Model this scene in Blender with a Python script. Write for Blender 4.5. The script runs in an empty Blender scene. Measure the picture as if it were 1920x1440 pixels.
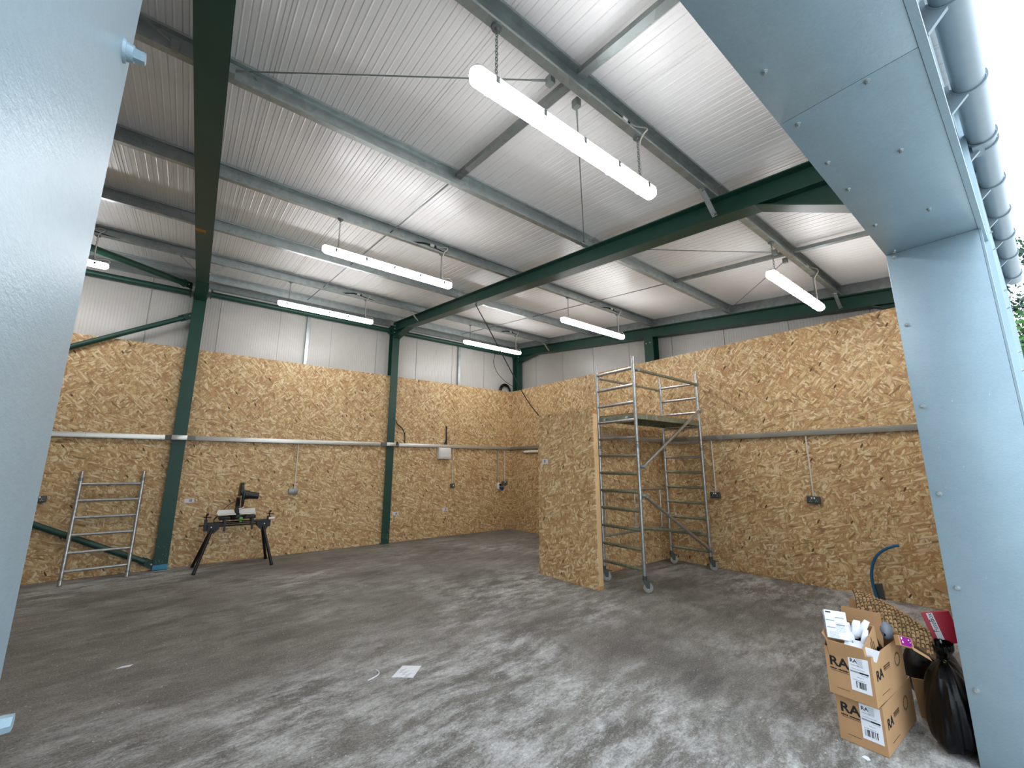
import bpy, bmesh, math, random
from mathutils import Vector, Matrix
random.seed(7)
scene = bpy.context.scene
COL = scene.collection
V = Vector
PI = math.pi

# ------------------------------------------------------------------ helpers
def lin(c):
    return c / 12.92 if c <= 0.04045 else ((c + 0.055) / 1.055) ** 2.4
def rgb(h):
    h = h.lstrip('#')
    return tuple(lin(int(h[i:i + 2], 16) / 255) for i in (0, 2, 4)) + (1.0,)

class MB:
    """collects shapes in world coordinates; build() links them as one mesh object"""
    def __init__(self):
        self.v = []; self.f = []; self.m = []
    def add(self, verts, faces, mi=0):
        n = len(self.v)
        self.v += [V(p) for p in verts]
        self.f += [tuple(i + n for i in f) for f in faces]
        self.m += [mi] * len(faces)
        return self
    def box(self, x0, x1, y0, y1, z0, z1, mi=0):
        vs = [(x, y, z) for z in (z0, z1) for y in (y0, y1) for x in (x0, x1)]
        return self.add(vs, [(0, 2, 3, 1), (4, 5, 7, 6), (0, 1, 5, 4), (2, 6, 7, 3), (0, 4, 6, 2), (1, 3, 7, 5)], mi)
    def obox(self, c, ax, ay, az, mi=0):
        """box with centre c and half-axis vectors"""
        c, ax, ay, az = V(c), V(ax), V(ay), V(az)
        vs = [c + ax * sx + ay * sy + az * sz for sz in (-1, 1) for sy in (-1, 1) for sx in (-1, 1)]
        return self.add(vs, [(0, 2, 3, 1), (4, 5, 7, 6), (0, 1, 5, 4), (2, 6, 7, 3), (0, 4, 6, 2), (1, 3, 7, 5)], mi)
    def bar(self, p0, p1, w, t, up=(0, 0, 1), mi=0):
        """flat bar from p0 to p1, w wide (along up), t thick"""
        p0, p1 = V(p0), V(p1); d = (p1 - p0); L = d.length; d.normalize()
        s = d.cross(V(up)).normalized(); u = s.cross(d).normalized()
        return self.obox((p0 + p1) / 2, d * L / 2, s * t / 2, u * w / 2, mi)
    def prof(self, pts, p0, p1, ex, ey, mi=0, closed=True, caps=True):
        """extrude a 2-d outline (in ex, ey) from p0 to p1"""
        p0, p1, ex, ey = V(p0), V(p1), V(ex), V(ey); n = len(pts)
        vs = [p0 + ex * a + ey * b for a, b in pts] + [p1 + ex * a + ey * b for a, b in pts]
        fs = [(i, (i + 1) % n, n + (i + 1) % n, n + i) for i in range(n if closed else n - 1)]
        if closed and caps:
            fs += [tuple(range(n))[::-1], tuple(range(n, 2 * n))]
        return self.add(vs, fs, mi)
    def cyl(self, p0, p1, r0, r1=None, n=12, mi=0, caps=True):
        r1 = r0 if r1 is None else r1
        p0, p1 = V(p0), V(p1); d = (p1 - p0).normalized()
        a = V((0, 0, 1)) if abs(d.z) < 0.9 else V((1, 0, 0))
        s = d.cross(a).normalized(); u = s.cross(d).normalized()
        vs = []
        for p, r in ((p0, r0), (p1, r1)):
            vs += [p + (s * math.cos(2 * PI * i / n) + u * math.sin(2 * PI * i / n)) * r for i in range(n)]
        fs = [(i, (i + 1) % n, n + (i + 1) % n, n + i) for i in range(n)]
        if caps:
            fs += [tuple(range(n))[::-1], tuple(range(n, 2 * n))]
        return self.add(vs, fs, mi)
    def tube(self, pts, r, n=8, mi=0):
        pts = [V(p) for p in pts]; k = len(pts); vs = []; s = None
        for i, p in enumerate(pts):
            d = (pts[min(i + 1, k - 1)] - pts[max(i - 1, 0)]).normalized()
            if s is None:
                a = V((0, 0, 1)) if abs(d.z) < 0.9 else V((1, 0, 0)); s = d.cross(a).normalized()
            else:
                s = (s - d * s.dot(d)).normalized()
            u = d.cross(s)
            vs += [p + (s * math.cos(2 * PI * j / n) + u * math.sin(2 * PI * j / n)) * r for j in range(n)]
        fs = [(i * n + j, i * n + (j + 1) % n, (i + 1) * n + (j + 1) % n, (i + 1) * n + j) for i in range(k - 1) for j in range(n)]
        fs += [tuple(range(n))[::-1], tuple(range((k - 1) * n, k * n))]
        return self.add(vs, fs, mi)
    def ball(self, c, r, n=12, sc=(1, 1, 1), mi=0):
        c = V(c); m = n // 2; vs = [c + V((0, 0, -r * sc[2]))]
        for i in range(1, m):
            t = -PI / 2 + PI * i / m
            vs += [c + V((r * math.cos(t) * math.cos(2 * PI * j / n) * sc[0], r * math.cos(t) * math.sin(2 * PI * j / n) * sc[1], r * math.sin(t) * sc[2])) for j in range(n)]
        vs.append(c + V((0, 0, r * sc[2]))); fs = []
        for j in range(n):
            fs.append((0, 1 + (j + 1) % n, 1 + j))
            for i in range(m - 2):
                a = 1 + i * n
                fs.append((a + j, a + (j + 1) % n, a + n + (j + 1) % n, a + n + j))
            a = 1 + (m - 2) * n
            fs.append((a + j, a + (j + 1) % n, len(vs) - 1))
        return self.add(vs, fs, mi)
    def build(self, name, mats, parent=None, bevel=0, smooth=True):
        if not isinstance(mats, (list, tuple)): mats = [mats]
        off = wloc(parent) if parent else V((0, 0, 0))
        me = bpy.data.meshes.new(name)
        me.from_pydata([tuple(p - off) for p in self.v], [], self.f)
        for m in mats: me.materials.append(m)
        for p, mi in zip(me.polygons, self.m): p.material_index = mi
        bm = bmesh.new(); bm.from_mesh(me); bmesh.ops.recalc_face_normals(bm, faces=bm.faces)
        if bevel:
            bmesh.ops.bevel(bm, geom=list(bm.edges), offset=bevel, segments=2, affect='EDGES', profile=0.5, clamp_overlap=True)
        bm.to_mesh(me); bm.free()
        if smooth:
            for p in me.polygons: p.use_smooth = True
            me.set_sharp_from_angle(angle=math.radians(35))
        o = bpy.data.objects.new(name, me); COL.objects.link(o)
        if parent: o.parent = parent
        return o

def wloc(o):
    l = V(o.location)
    while o.parent:
        o = o.parent; l += V(o.location)
    return l
def tag(o, label=None, cat=None, group=None, kind='thing'):
    if label: o['label'] = label
    if cat: o['category'] = cat
    if group: o['group'] = group
    if kind: o['kind'] = kind
    return o
def thing(name, loc, label, cat, group=None):
    o = bpy.data.objects.new(name, None); COL.objects.link(o)
    o.location = loc; o.empty_display_size = 0.1
    return tag(o, label, cat, group)
def struct(name, mb, mat, parent=None, **k):
    o = mb.build(name, mat, parent, **k); o['kind'] = 'structure'; return o
def dup(root, loc, label, group=None):
    def cp(o, par):
        c = o.copy(); COL.objects.link(c); c.parent = par
        for ch in list(o.children): cp(ch, c)
        return c
    c = cp(root, None); c.location = loc; c['label'] = label
    if group: c['group'] = group
    return c
def text_mesh(s, size, ext=0.0004, shear=0.0, space=1.0, bold=0.0):
    cu = bpy.data.curves.new('t', 'FONT'); cu.body = s; cu.size = size; cu.extrude = ext
    cu.align_x = 'LEFT'; cu.align_y = 'BOTTOM_BASELINE'; cu.shear = shear; cu.space_character = space; cu.offset = bold
    cu.resolution_u = 3
    ob = bpy.data.objects.new('t', cu); COL.objects.link(ob)
    dg = bpy.context.evaluated_depsgraph_get()
    me = bpy.data.meshes.new_from_object(ob.evaluated_get(dg))
    vs = [V(v.co) for v in me.vertices]; fs = [tuple(p.vertices) for p in me.polygons]
    bpy.data.objects.remove(ob); bpy.data.curves.remove(cu); bpy.data.meshes.remove(me)
    return vs, fs
def smooth_path(p, k=5):
    p = [V(q) for q in p]
    if len(p) < 3: return p
    out = []
    for i in range(len(p) - 1):
        a, b, c, d = p[max(i - 1, 0)], p[i], p[i + 1], p[min(i + 2, len(p) - 1)]
        for j in range(k):
            t = j / k
            out.append(0.5 * ((2 * b) + (c - a) * t + (2 * a - 5 * b + 4 * c - d) * t * t + (3 * b - a - 3 * c + d) * t ** 3))
    return out + [p[-1]]
def put_text(mb, s, o, ex, ey, size, mi=0, fit=None, **k):
    """write s with its baseline start at o, running along ex, up along ey"""
    vs, fs = text_mesh(s, size, **k); ex, ey = V(ex).normalized(), V(ey).normalized(); ez = ex.cross(ey)
    sx = 1.0
    if fit:
        w = max(v.x for v in vs) - min(v.x for v in vs); sx = fit / w
    mb.add([V(o) + ex * v.x * sx + ey * v.y + ez * v.z for v in vs], fs, mi)

# ------------------------------------------------------------------ materials
def new_mat(name):
    m = bpy.data.materials.new(name); m.use_nodes = True
    nt = m.node_tree; b = nt.nodes['Principled BSDF']
    return m, nt, b
class G:
    """small node-graph helper"""
    def __init__(self, nt): self.nt = nt
    def n(self, t, **kw):
        nd = self.nt.nodes.new(t)
        for k, v in kw.items(): setattr(nd, k, v)
        return nd
    def put(self, sock, val):
        if isinstance(val, bpy.types.NodeSocket): self.nt.links.new(val, sock)
        elif val is not None: sock.default_value = val
    def math(self, op, a, b=None, clamp=False):
        nd = self.n('ShaderNodeMath', operation=op); nd.use_clamp = clamp
        self.put(nd.inputs[0], a); self.put(nd.inputs[1], b); return nd.outputs[0]
    def mix(self, f, a, b):
        nd = self.n('ShaderNodeMix', data_type='RGBA')
        self.put(nd.inputs[0], f); self.put(nd.inputs[6], a); self.put(nd.inputs[7], b); return nd.outputs[2]
    def xyz(self, x, y, z):
        nd = self.n('ShaderNodeCombineXYZ')
        for i, s in enumerate((x, y, z)): self.put(nd.inputs[i], s)
        return nd.outputs[0]
    def obj(self):
        return self.n('ShaderNodeTexCoord').outputs['Object']
    def sep(self, v):
        nd = self.n('ShaderNodeSeparateXYZ'); self.put(nd.inputs[0], v); return nd.outputs
    def noise(self, vec, scale, detail=2, rough=0.5, dist=0):
        nd = self.n('ShaderNodeTexNoise'); self.put(nd.inputs['Vector'], vec)
        nd.inputs['Scale'].default_value = scale; nd.inputs['Detail'].default_value = detail
        nd.inputs['Roughness'].default_value = rough; nd.inputs['Distortion'].default_value = dist
        return nd.outputs[0]
    def ramp(self, f, stops, interp='LINEAR'):
        nd = self.n('ShaderNodeValToRGB'); cr = nd.color_ramp; cr.interpolation = interp
        while len(cr.elements) < len(stops): cr.elements.new(0.5)
        for e, (p, c) in zip(cr.elements, stops):
            e.position = p; e.color = c if len(c) == 4 else tuple(c) + (1,)
        self.put(nd.inputs[0], f); return nd.outputs[0]
    def val(self, f, a, b, c=0.0, d=1.0):
        nd = self.n('ShaderNodeMapRange'); self.put(nd.inputs[0], f)
        for i, x in enumerate((a, b, c, d)): nd.inputs[1 + i].default_value = x
        return nd.outputs[0]
    def bump(self, h, strength, dist, bsdf):
        nd = self.n('ShaderNodeBump'); nd.inputs['Strength'].default_value = strength
        nd.inputs['Distance'].default_value = dist; self.put(nd.inputs['Height'], h)
        self.nt.links.new(nd.outputs[0], bsdf.inputs['Normal'])

def plain(name, h, rough=0.5, metal=0.0, var=0.0, vscale=8.0, bump=0.0, spec=None, emit=None, estr=0):
    m, nt, b = new_mat(name); g = G(nt); c = rgb(h)
    b.inputs['Roughness'].default_value = rough; b.inputs['Metallic'].default_value = metal
    if spec is not None: b.inputs['Specular IOR Level'].default_value = spec
    f = g.noise(g.obj(), vscale, 4, 0.6)
    lo = tuple(x * (1 - var) for x in c[:3]) + (1,); hi = tuple(min(1, x * (1 + var)) for x in c[:3]) + (1,)
    g.put(b.inputs['Base Color'], g.ramp(f, [(0.3, lo), (0.7, hi)]))
    if bump: g.bump(g.noise(g.obj(), vscale * 6, 3), bump, 0.01, b)
    if emit:
        b.inputs['Emission Color'].default_value = rgb(emit); b.inputs['Emission Strength'].default_value = estr
    return m

def galv(name, h, rough=0.42, metal=0.75, cell=55.0, amt=0.14, bump=0.0):
    """zinc coated steel: small random crystal patches and soft stains"""
    m, nt, b = new_mat(name); g = G(nt); c = rgb(h)
    vo = g.n('ShaderNodeTexVoronoi'); g.put(vo.inputs['Vector'], g.obj()); vo.inputs['Scale'].default_value = cell
    s = g.sep(vo.outputs['Color'])
    big = g.noise(g.obj(), 2.2, 5, 0.65)
    f = g.math('ADD', g.math('MULTIPLY', s[0], 0.5), g.math('MULTIPLY', big, 0.5))
    lo = tuple(x * (1 - amt) for x in c[:3]) + (1,); hi = tuple(min(1, x * (1 + amt)) for x in c[:3]) + (1,)
    g.put(b.inputs['Base Color'], g.ramp(f, [(0.25, lo), (0.75, hi)]))
    g.put(b.inputs['Roughness'], g.val(f, 0.2, 0.8, rough + 0.08, rough - 0.08))
    b.inputs['Metallic'].default_value = metal
    if bump: g.bump(g.noise(g.obj(), 45, 4, 0.6), bump, 0.004, b)
    return m

def osb_mat(name, tone=1.0):
    """oriented strand board: overlapping layers of long wood flakes lying at several angles"""
    m, nt, b = new_mat(name); g = G(nt)
    p = g.sep(g.obj())
    u = g.math('ADD', p[0], g.math('MULTIPLY', p[1], 1.0)); v = p[2]
    hz = g.math('GREATER_THAN', v, 2.44)          # the upper boards are laid with their flakes level
    base = g.xyz(u, v, 0.0)
    wv = g.n('ShaderNodeTexNoise'); g.put(wv.inputs['Vector'], base); wv.inputs['Scale'].default_value = 4.2; wv.inputs['Detail'].default_value = 1.5
    ws = g.sep(wv.outputs['Color'])
    u2 = g.math('ADD', u, g.math('MULTIPLY', g.math('SUBTRACT', ws[0], 0.5), 0.05))
    v2 = g.math('ADD', v, g.math('MULTIPLY', g.math('SUBTRACT', ws[1], 0.5), 0.05))
    pal = [(0.0, '#83623a'), (0.05, '#a98253'), (0.14, '#c49e74'), (0.27, '#c79f6c'), (0.42, '#d8b985'), (0.58, '#e2c896'), (0.74, '#efdcb4'), (0.86, '#cd9f70'), (0.94, '#b5855a')]
    pal = [(q, tuple(x * tone for x in rgb(h)[:3]) + (1,)) for q, h in pal]
    pal = [(q, tuple(0.90 * a + 0.10 * e for a, e in zip(c[:3], (0.62, 0.55, 0.34))) + (1,)) for q, c in pal]
    dark = tuple(x * tone for x in rgb('#9b7a50')[:3]) + (1,)
    col = None
    for i, ang in enumerate((0.1, 1.2, -0.9, 0.55, -0.4, 1.62, 0.85, -0.15, 1.45, 0.35, -0.65, -1.25)):
        # angle from the vertical; turned by a quarter where the board is laid level
        a = g.math('ADD', g.math('MULTIPLY', hz, PI / 2 if i % 2 == 0 else 0.5), ang)
        ca = g.math('COSINE', a); sa = g.math('SINE', a)
        al = g.math('ADD', g.math('MULTIPLY', v2, ca), g.math('MULTIPLY', u2, sa))
        ac = g.math('SUBTRACT', g.math('MULTIPLY', u2, ca), g.math('MULTIPLY', v2, sa))
        vo = g.n('ShaderNodeTexVoronoi', voronoi_dimensions='2D')
        sc = ((7.5, 25), (9.5, 33), (13, 42), (8.5, 46))[i % 4]
        g.put(vo.inputs['Vector'], g.xyz(g.math('ADD', g.math('MULTIPLY', al, sc[0]), i * 3.7), g.math('MULTIPLY', ac, sc[1]), 0.0))
        vo.inputs['Scale'].default_value = 1.0
        cs = g.sep(vo.outputs['Color'])
        c = g.ramp(cs[0], pal)
        c = g.mix(g.val(vo.outputs['Distance'], 0.42, 0.75, 0.0, 0.75), c, dark)
        if col is None: col = c
        else: col = g.mix(g.math('GREATER_THAN', cs[1], 0.74), col, c)
    chip = g.n('ShaderNodeTexVoronoi', voronoi_dimensions='2D')
    g.put(chip.inputs['Vector'], g.xyz(g.math('MULTIPLY', g.math('ADD', u2, g.math('MULTIPLY', v2, 0.5)), 22), g.math('MULTIPLY', v2, 9), 0.0)); chip.inputs['Scale'].default_value = 1.0
    cc = g.sep(chip.outputs['Color'])
    col = g.mix(g.math('MULTIPLY', g.math('GREATER_THAN', cc[0], 0.986), g.math('LESS_THAN', chip.outputs['Distance'], 0.26)), col, rgb('#5b4128'))
    fine = g.noise(g.xyz(g.math('MULTIPLY', u, 160), g.math('MULTIPLY', v, 60), 0.0), 1.0, 2)
    col = g.mix(g.val(fine, 0.3, 0.8, 0.0, 0.18), col, dark)
    # faint board joints every 1.22 m and at 2.44 m
    ju = g.math('ABSOLUTE', g.math('SUBTRACT', g.math('FRACT', g.math('DIVIDE', g.math('ADD', u, 60.45), 1.22)), 0.5))
    jv = g.math('ABSOLUTE', g.math('SUBTRACT', v, 2.44))
    jm = g.math('MAXIMUM', g.math('LESS_THAN', ju, 0.0014), g.math('LESS_THAN', jv, 0.002))
    col = g.mix(g.math('MULTIPLY', jm, 0.55), col, rgb('#4f3720'))
    g.put(b.inputs['Base Color'], col)
    b.inputs['Roughness'].default_value = 0.55
    b.inputs['Specular IOR Level'].default_value = 0.35
    return m

def floor_mat():
    m, nt, b = new_mat('power_floated_concrete'); g = G(nt)
    p = g.sep(g.obj()); x, y = p[0], p[1]
    wn = g.n('ShaderNodeTexNoise'); g.put(wn.inputs['Vector'], g.obj()); wn.inputs['Scale'].default_value = 1.1; wn.inputs['Detail'].default_value = 3
    wz = g.sep(wn.outputs['Color'])
    xw = g.math('ADD', x, g.math('MULTIPLY', wz[0], 0.25)); yw = g.math('ADD', y, g.math('MULTIPLY', wz[1], 0.2))
    yw = g.math('SUBTRACT', yw, g.math('MULTIPLY', xw, 0.10))
    big = g.noise(g.xyz(xw, yw, 0.0), 0.75, 5, 0.62)
    med = g.noise(g.xyz(g.math('MULTIPLY', xw, 0.75), g.math('MULTIPLY', yw, 1.3), 3.1), 2.0, 10, 0.76)
    strk = g.noise(g.xyz(g.math('MULTIPLY', xw, 1.0), g.math('MULTIPLY', yw, 2.9), 7.7), 2.9, 10, 0.80)
    fine = g.noise(g.obj(), 38, 6, 0.78)
    t = g.math('ADD', g.math('MULTIPLY', big, 0.26), g.math('ADD', g.math('MULTIPLY', med, 0.36), g.math('MULTIPLY', strk, 0.38)))
    col = g.ramp(t, [(0.38, rgb('#504d48')), (0.455, rgb('#696660')), (0.52, rgb('#807d76')), (0.585, rgb('#9a9791')), (0.68, rgb('#bebdb9'))])
    # pale dusty swirls left by the trowel, thickest near the opening
    dust = g.noise(g.xyz(g.math('MULTIPLY', xw, 0.9), g.math('MULTIPLY', yw, 2.2), 1.3), 2.6, 11, 0.84)
    zone = g.noise(g.xyz(x, y, 9.0), 0.5, 4, 0.55)
    zn = g.math('ADD', zone, g.val(y, 0.5, 5.5, 0.20, -0.06))
    dm = g.math('MULTIPLY', g.val(dust, 0.45, 0.60), g.val(zn, 0.42, 0.62))
    col = g.mix(g.math('MULTIPLY', dm, 0.85), col, rgb('#dadbda'))
    # damp dark blotches
    wet = g.noise(g.xyz(g.math('MULTIPLY', xw, 0.8), g.math('MULTIPLY', yw, 1.5), 21.0), 1.3, 7, 0.72)
    col = g.mix(g.val(wet, 0.55, 0.66, 0.0, 0.62), col, rgb('#42413f'))
    col = g.mix(g.val(fine, 0.34, 0.62, 0.45, 0.0), col, rgb('#454442'))
    sp = g.n('ShaderNodeTexVoronoi'); g.put(sp.inputs['Vector'], g.obj()); sp.inputs['Scale'].default_value = 26
    ss = g.sep(sp.outputs['Color'])
    spk = g.math('MULTIPLY', g.math('LESS_THAN', sp.outputs['Distance'], 0.13), g.math('GREATER_THAN', ss[0], 0.86))
    col = g.mix(g.math('MULTIPLY', spk, 0.75), col, rgb('#d8d6d0'))
    gr = g.noise(g.obj(), 85, 5, 0.8)
    col = g.mix(g.val(gr, 0.52, 0.66, 0.0, 0.45), col, rgb('#cfcdc8'))
    col = g.mix(g.val(gr, 0.47, 0.36, 0.0, 0.30), col, rgb('#4a4845'))
    g.put(b.inputs['Base Color'], col)
    g.put(b.inputs['Roughness'], g.val(t, 0.4, 0.65, 0.55, 0.75))
    b.inputs['Specular IOR Level'].default_value = 0.35
    g.bump(g.math('ADD', fine, g.math('MULTIPLY', strk, 0.5)), 0.5, 0.008, b)
    return m

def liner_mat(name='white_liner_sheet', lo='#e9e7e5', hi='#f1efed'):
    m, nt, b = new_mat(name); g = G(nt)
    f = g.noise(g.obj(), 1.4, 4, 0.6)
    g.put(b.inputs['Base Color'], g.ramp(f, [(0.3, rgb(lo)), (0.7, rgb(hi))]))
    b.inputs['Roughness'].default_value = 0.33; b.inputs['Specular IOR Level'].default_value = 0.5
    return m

def flash_mat():
    """coated sheet: fine sideways ripple and small pale scuffs"""
    m, nt, b = new_mat('coated_flashing_sheet'); g = G(nt)
    p = g.sep(g.obj())
    r = g.noise(g.xyz(g.math('MULTIPLY', p[0], 90), g.math('MULTIPLY', p[1], 90), g.math('MULTIPLY', p[2], 210)), 1.0, 5, 0.7)
    big = g.noise(g.obj(), 3.0, 5, 0.65)
    f = g.math('ADD', g.math('MULTIPLY', r, 0.5), g.math('MULTIPLY', big, 0.5))
    col = g.ramp(f, [(0.35, rgb('#869ba6')), (0.65, rgb('#95a9b3'))])
    sc = g.noise(g.xyz(g.math('MULTIPLY', p[0], 60), g.math('MULTIPLY', p[1], 60), g.math('MULTIPLY', p[2], 25)), 1.0, 3, 0.6)
    col = g.mix(g.val(sc, 0.70, 0.76, 0.0, 0.5), col, rgb('#c3cdd2'))
    g.put(b.inputs['Base Color'], col); b.inputs['Metallic'].default_value = 0.2
    b.inputs['Roughness'].default_value = 0.36
    g.bump(r, 0.22, 0.003, b)
    return m
M = {}
M['galv'] = galv('galvanised_steel', '#a6aeac', 0.40, 0.62, 14, 0.10)
M['galv_dull'] = galv('dull_galvanised_steel', '#848b8a', 0.45, 0.55, 16, 0.10)
M['trunk'] = plain('galvanised_trunking_lit', '#cfcdc6', 0.36, 0.7, 0.03, 3)  # reflected light put into the colour of runs facing the opening
M['trunk_d'] = plain('galvanised_trunking_dim', '#8d8a80', 0.45, 0.3, 0.05, 3)  # the same trunking without that painted brightness, for the right wall
M['flash'] = flash_mat()
M['alu'] = galv('scuffed_aluminium', '#b4b6b4', 0.36, 0.85, 30, 0.16)
M['alu_moss'] = galv('mossy_aluminium', '#8d917c', 0.5, 0.55, 30, 0.18)
M['green'] = plain('green_primer', '#174236', 0.45, 0, 0.12, 5)
M['green_d'] = plain('chipped_primer', '#9aa79d', 0.6)
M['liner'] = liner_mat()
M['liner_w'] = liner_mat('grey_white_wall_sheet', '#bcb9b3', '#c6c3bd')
M['osb'] = osb_mat('strand_board')
M['floor'] = floor_mat()
M['ground'] = plain('outside_hardcore', '#cccbc6', 0.9, 0, 0.3, 3)
M['white_pl'] = plain('white_plastic', '#e8e6e0', 0.4, 0, 0.03)
M['diff'] = plain('lit_diffuser', '#ffffff', 0.4, 0, 0, emit='#f7f8fb', estr=46)
M['lampbody'] = plain('lamp_housing', '#c9cac8', 0.4, 0, 0.03)
M['black'] = plain('black_plastic', '#0e0e0f', 0.42, 0, 0.2)
M['black_m'] = plain('black_coated_steel', '#121314', 0.38, 0.2, 0.2)
M['cable_w'] = plain('white_cable', '#d9d6cc', 0.5)
M['grey_box'] = galv('metal_clad_box', '#8f9391', 0.4, 0.6, 60, 0.05)
M['grey_dk'] = plain('dark_grey_metalclad', '#4c5250', 0.45, 0.3, 0.05)
M['conduit'] = plain('white_conduit', '#dad5c8', 0.4, 0, 0.03)
M['blue'] = plain('blue_plastic', '#16457a', 0.4, 0, 0.06)
M['bluepipe'] = plain('blue_water_pipe', '#1f5c86', 0.4, 0, 0.08)
M['tape'] = plain('blue_tape', '#3d86a8', 0.45, 0, 0.15, 12)
M['timber'] = plain('planed_softwood', '#dbb98a', 0.6, 0, 0.10, 6)
M['timber_e'] = plain('softwood_end_grain', '#c58d5b', 0.7, 0, 0.2, 40)
M['ply'] = plain('pale_plywood', '#bc9367', 0.6, 0, 0.08, 10)
M['sticker'] = plain('white_sticker', '#dcd8dd', 0.5)
M['ink'] = plain('black_ink', '#17161a', 0.6)
M['ink_grey'] = plain('grey_ink', '#8d929c', 0.6)
M['ink_brown'] = plain('brown_ink', '#5a4630', 0.6)
M['card'] = plain('brown_cardboard', '#b28a61', 0.75, 0, 0.07, 5)
M['card_in'] = plain('cardboard_inside', '#a07a54', 0.8, 0, 0.07, 5)
M['kraft'] = plain('kraft_paper', '#b5946a', 0.8, 0, 0.15, 30)
M['kraft_shade'] = plain('kraft_slit_shade', '#5e4a31', 0.85, 0, 0.2, 30)  # darker copy of the kraft paper: shade inside the slits put into the colour
M['paper'] = plain('white_paper', '#e6e8ee', 0.6, 0, 0.03)
M['carton'] = plain('white_carton', '#dfe8f1', 0.5, 0, 0.02)
M['carton_g'] = plain('grey_carton_print', '#b4c0cc', 0.5, 0, 0.02)
M['magenta'] = plain('magenta_card', '#8c1580', 0.45, 0, 0.04)
M['red'] = plain('red_carton', '#b0082c', 0.4, 0, 0.05)
M['teal'] = plain('teal_plastic', '#2b7d80', 0.45)
M['pgrey'] = plain('grey_moulded_plastic', '#6d737d', 0.45)
M['bag'] = plain('black_polythene', '#040506', 0.36, 0, 0.3, 6, 0.2, spec=0.22)
M['green_k'] = plain('green_knob', '#5f9c48', 0.4)
M['lime'] = plain('lime_mark', '#808c20', 0.45)
M['steel'] = plain('bright_steel', '#c8c8c8', 0.25, 1.0)
M['rubber'] = plain('grey_rubber', '#9b9a92', 0.55, 0, 0.12, 20)
M['orange'] = plain('orange_mark', '#b5761c', 0.6)
M['gutter'] = plain('grey_gutter', '#7b878e', 0.35, 0.0, 0.04)
M['bark'] = plain('tree_bark', '#4b4038', 0.9, 0, 0.3, 20)
M['leaf'] = plain('leaf_green', '#3f6a2a', 0.6, 0, 0.5, 0.9)
M['leaf_d'] = plain('dark_leaf', '#34503a', 0.6, 0, 0.5, 0.9)
M['white_v'] = plain('yellow_tie', '#d8d060', 0.4)

# ------------------------------------------------------------------ camera, light
cam = bpy.data.cameras.new('camera'); co = bpy.data.objects.new('camera', cam); COL.objects.link(co)
cam.sensor_fit = 'HORIZONTAL'; cam.sensor_width = 36.0; cam.lens = 36.0 * 786.5 / 1920.0
cam.clip_start = 0.02; cam.clip_end = 400
co.location = (0, 0, 1.63); co.rotation_euler = (math.radians(90 + 11.04), 0, math.radians(-38.165))
scene.camera = co
w = bpy.data.worlds.new('overcast_sky'); scene.world = w; w.use_nodes = True
bg = w.node_tree.nodes['Background']; bg.inputs[0].default_value = (0.76, 0.885, 1.0, 1); bg.inputs[1].default_value = 3.6
scene.view_settings.view_transform = 'Standard'; scene.view_settings.look = 'None'
scene.view_settings.exposure = 0.0; scene.view_settings.gamma = 1.0; scene.view_settings.use_curve_mapping = False
scene.cycles.use_denoising = True
try: scene.cycles.denoiser = 'OPENIMAGEDENOISE'
except Exception: pass
scene.cycles.max_bounces = 8; scene.cycles.diffuse_bounces = 5; scene.cycles.caustics_reflective = False

# ------------------------------------------------------------------ building dimensions (metres)
S = 0.1155                       # roof slope: the roof falls towards the opening
def rb(y): return 3.664 + S * y  # underside of the rafters
def rt(y): return 3.871 + S * y  # top of the rafters = underside of the purlins
def roof(y): return 4.022 + S * y
NX = math.sqrt(1 + S * S)
EY = V((0, 1 / NX, S / NX)); EZ = V((0, -S / NX, 1 / NX))
D, GX = 9.13, 7.13               # faces of the board linings
OSB_T = 3.66
def r1x(y): return -0.135 + (y - 2) * 0.0178   # centre line of the first frame's rafter
XC = (-0.012, 3.682, 7.385)      # column centre lines

# ------------------------------------------------------------------ setting
struct('floor', MB().box(-7.5, 7.6, -0.6, 9.33, -0.15, 0), M['floor'])
struct('ground_outside', MB().box(-60, 60, -60, 60, -0.3, -0.16).box(-14, 16, -16, -0.6, -0.16, -0.012), M['ground'])

def ribs(lo, hi, pitch, off, dep=0.005, wd=0.011, joint=12, mid=0.0, one=0.0):
    """profile of a lightly ribbed liner sheet between lo and hi: (distance, height)"""
    k0 = math.ceil((lo - off) / pitch); out = [(lo, 0.0)]; k = k0
    while off + k * pitch < hi - 0.02:
        c = off + k * pitch
        if c > lo + 0.02:
            if k % joint == 0 and one: out += [(c - 0.007, 0), (c - 0.006, one), (c + 0.006, one), (c + 0.007, 0)]
            elif k % joint == 0: out += [(c - 0.019, 0), (c - 0.016, dep * 1.6), (c - 0.012, dep * 1.6), (c - 0.009, 0), (c + 0.009, 0), (c + 0.012, dep * 1.6), (c + 0.016, dep * 1.6), (c + 0.019, 0)]
            else: out += [(c - wd / 2, 0), (c - wd / 4, dep), (c + wd / 4, dep), (c + wd / 2, 0)]
            if mid and c + pitch / 2 < hi - 0.02: out += [(c + pitch / 2 - 0.007, 0), (c + pitch / 2 - 0.002, -mid), (c + pitch / 2 + 0.002, -mid), (c + pitch / 2 + 0.007, 0)]
        k += 1
    return out + [(hi, 0.0)]

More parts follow.
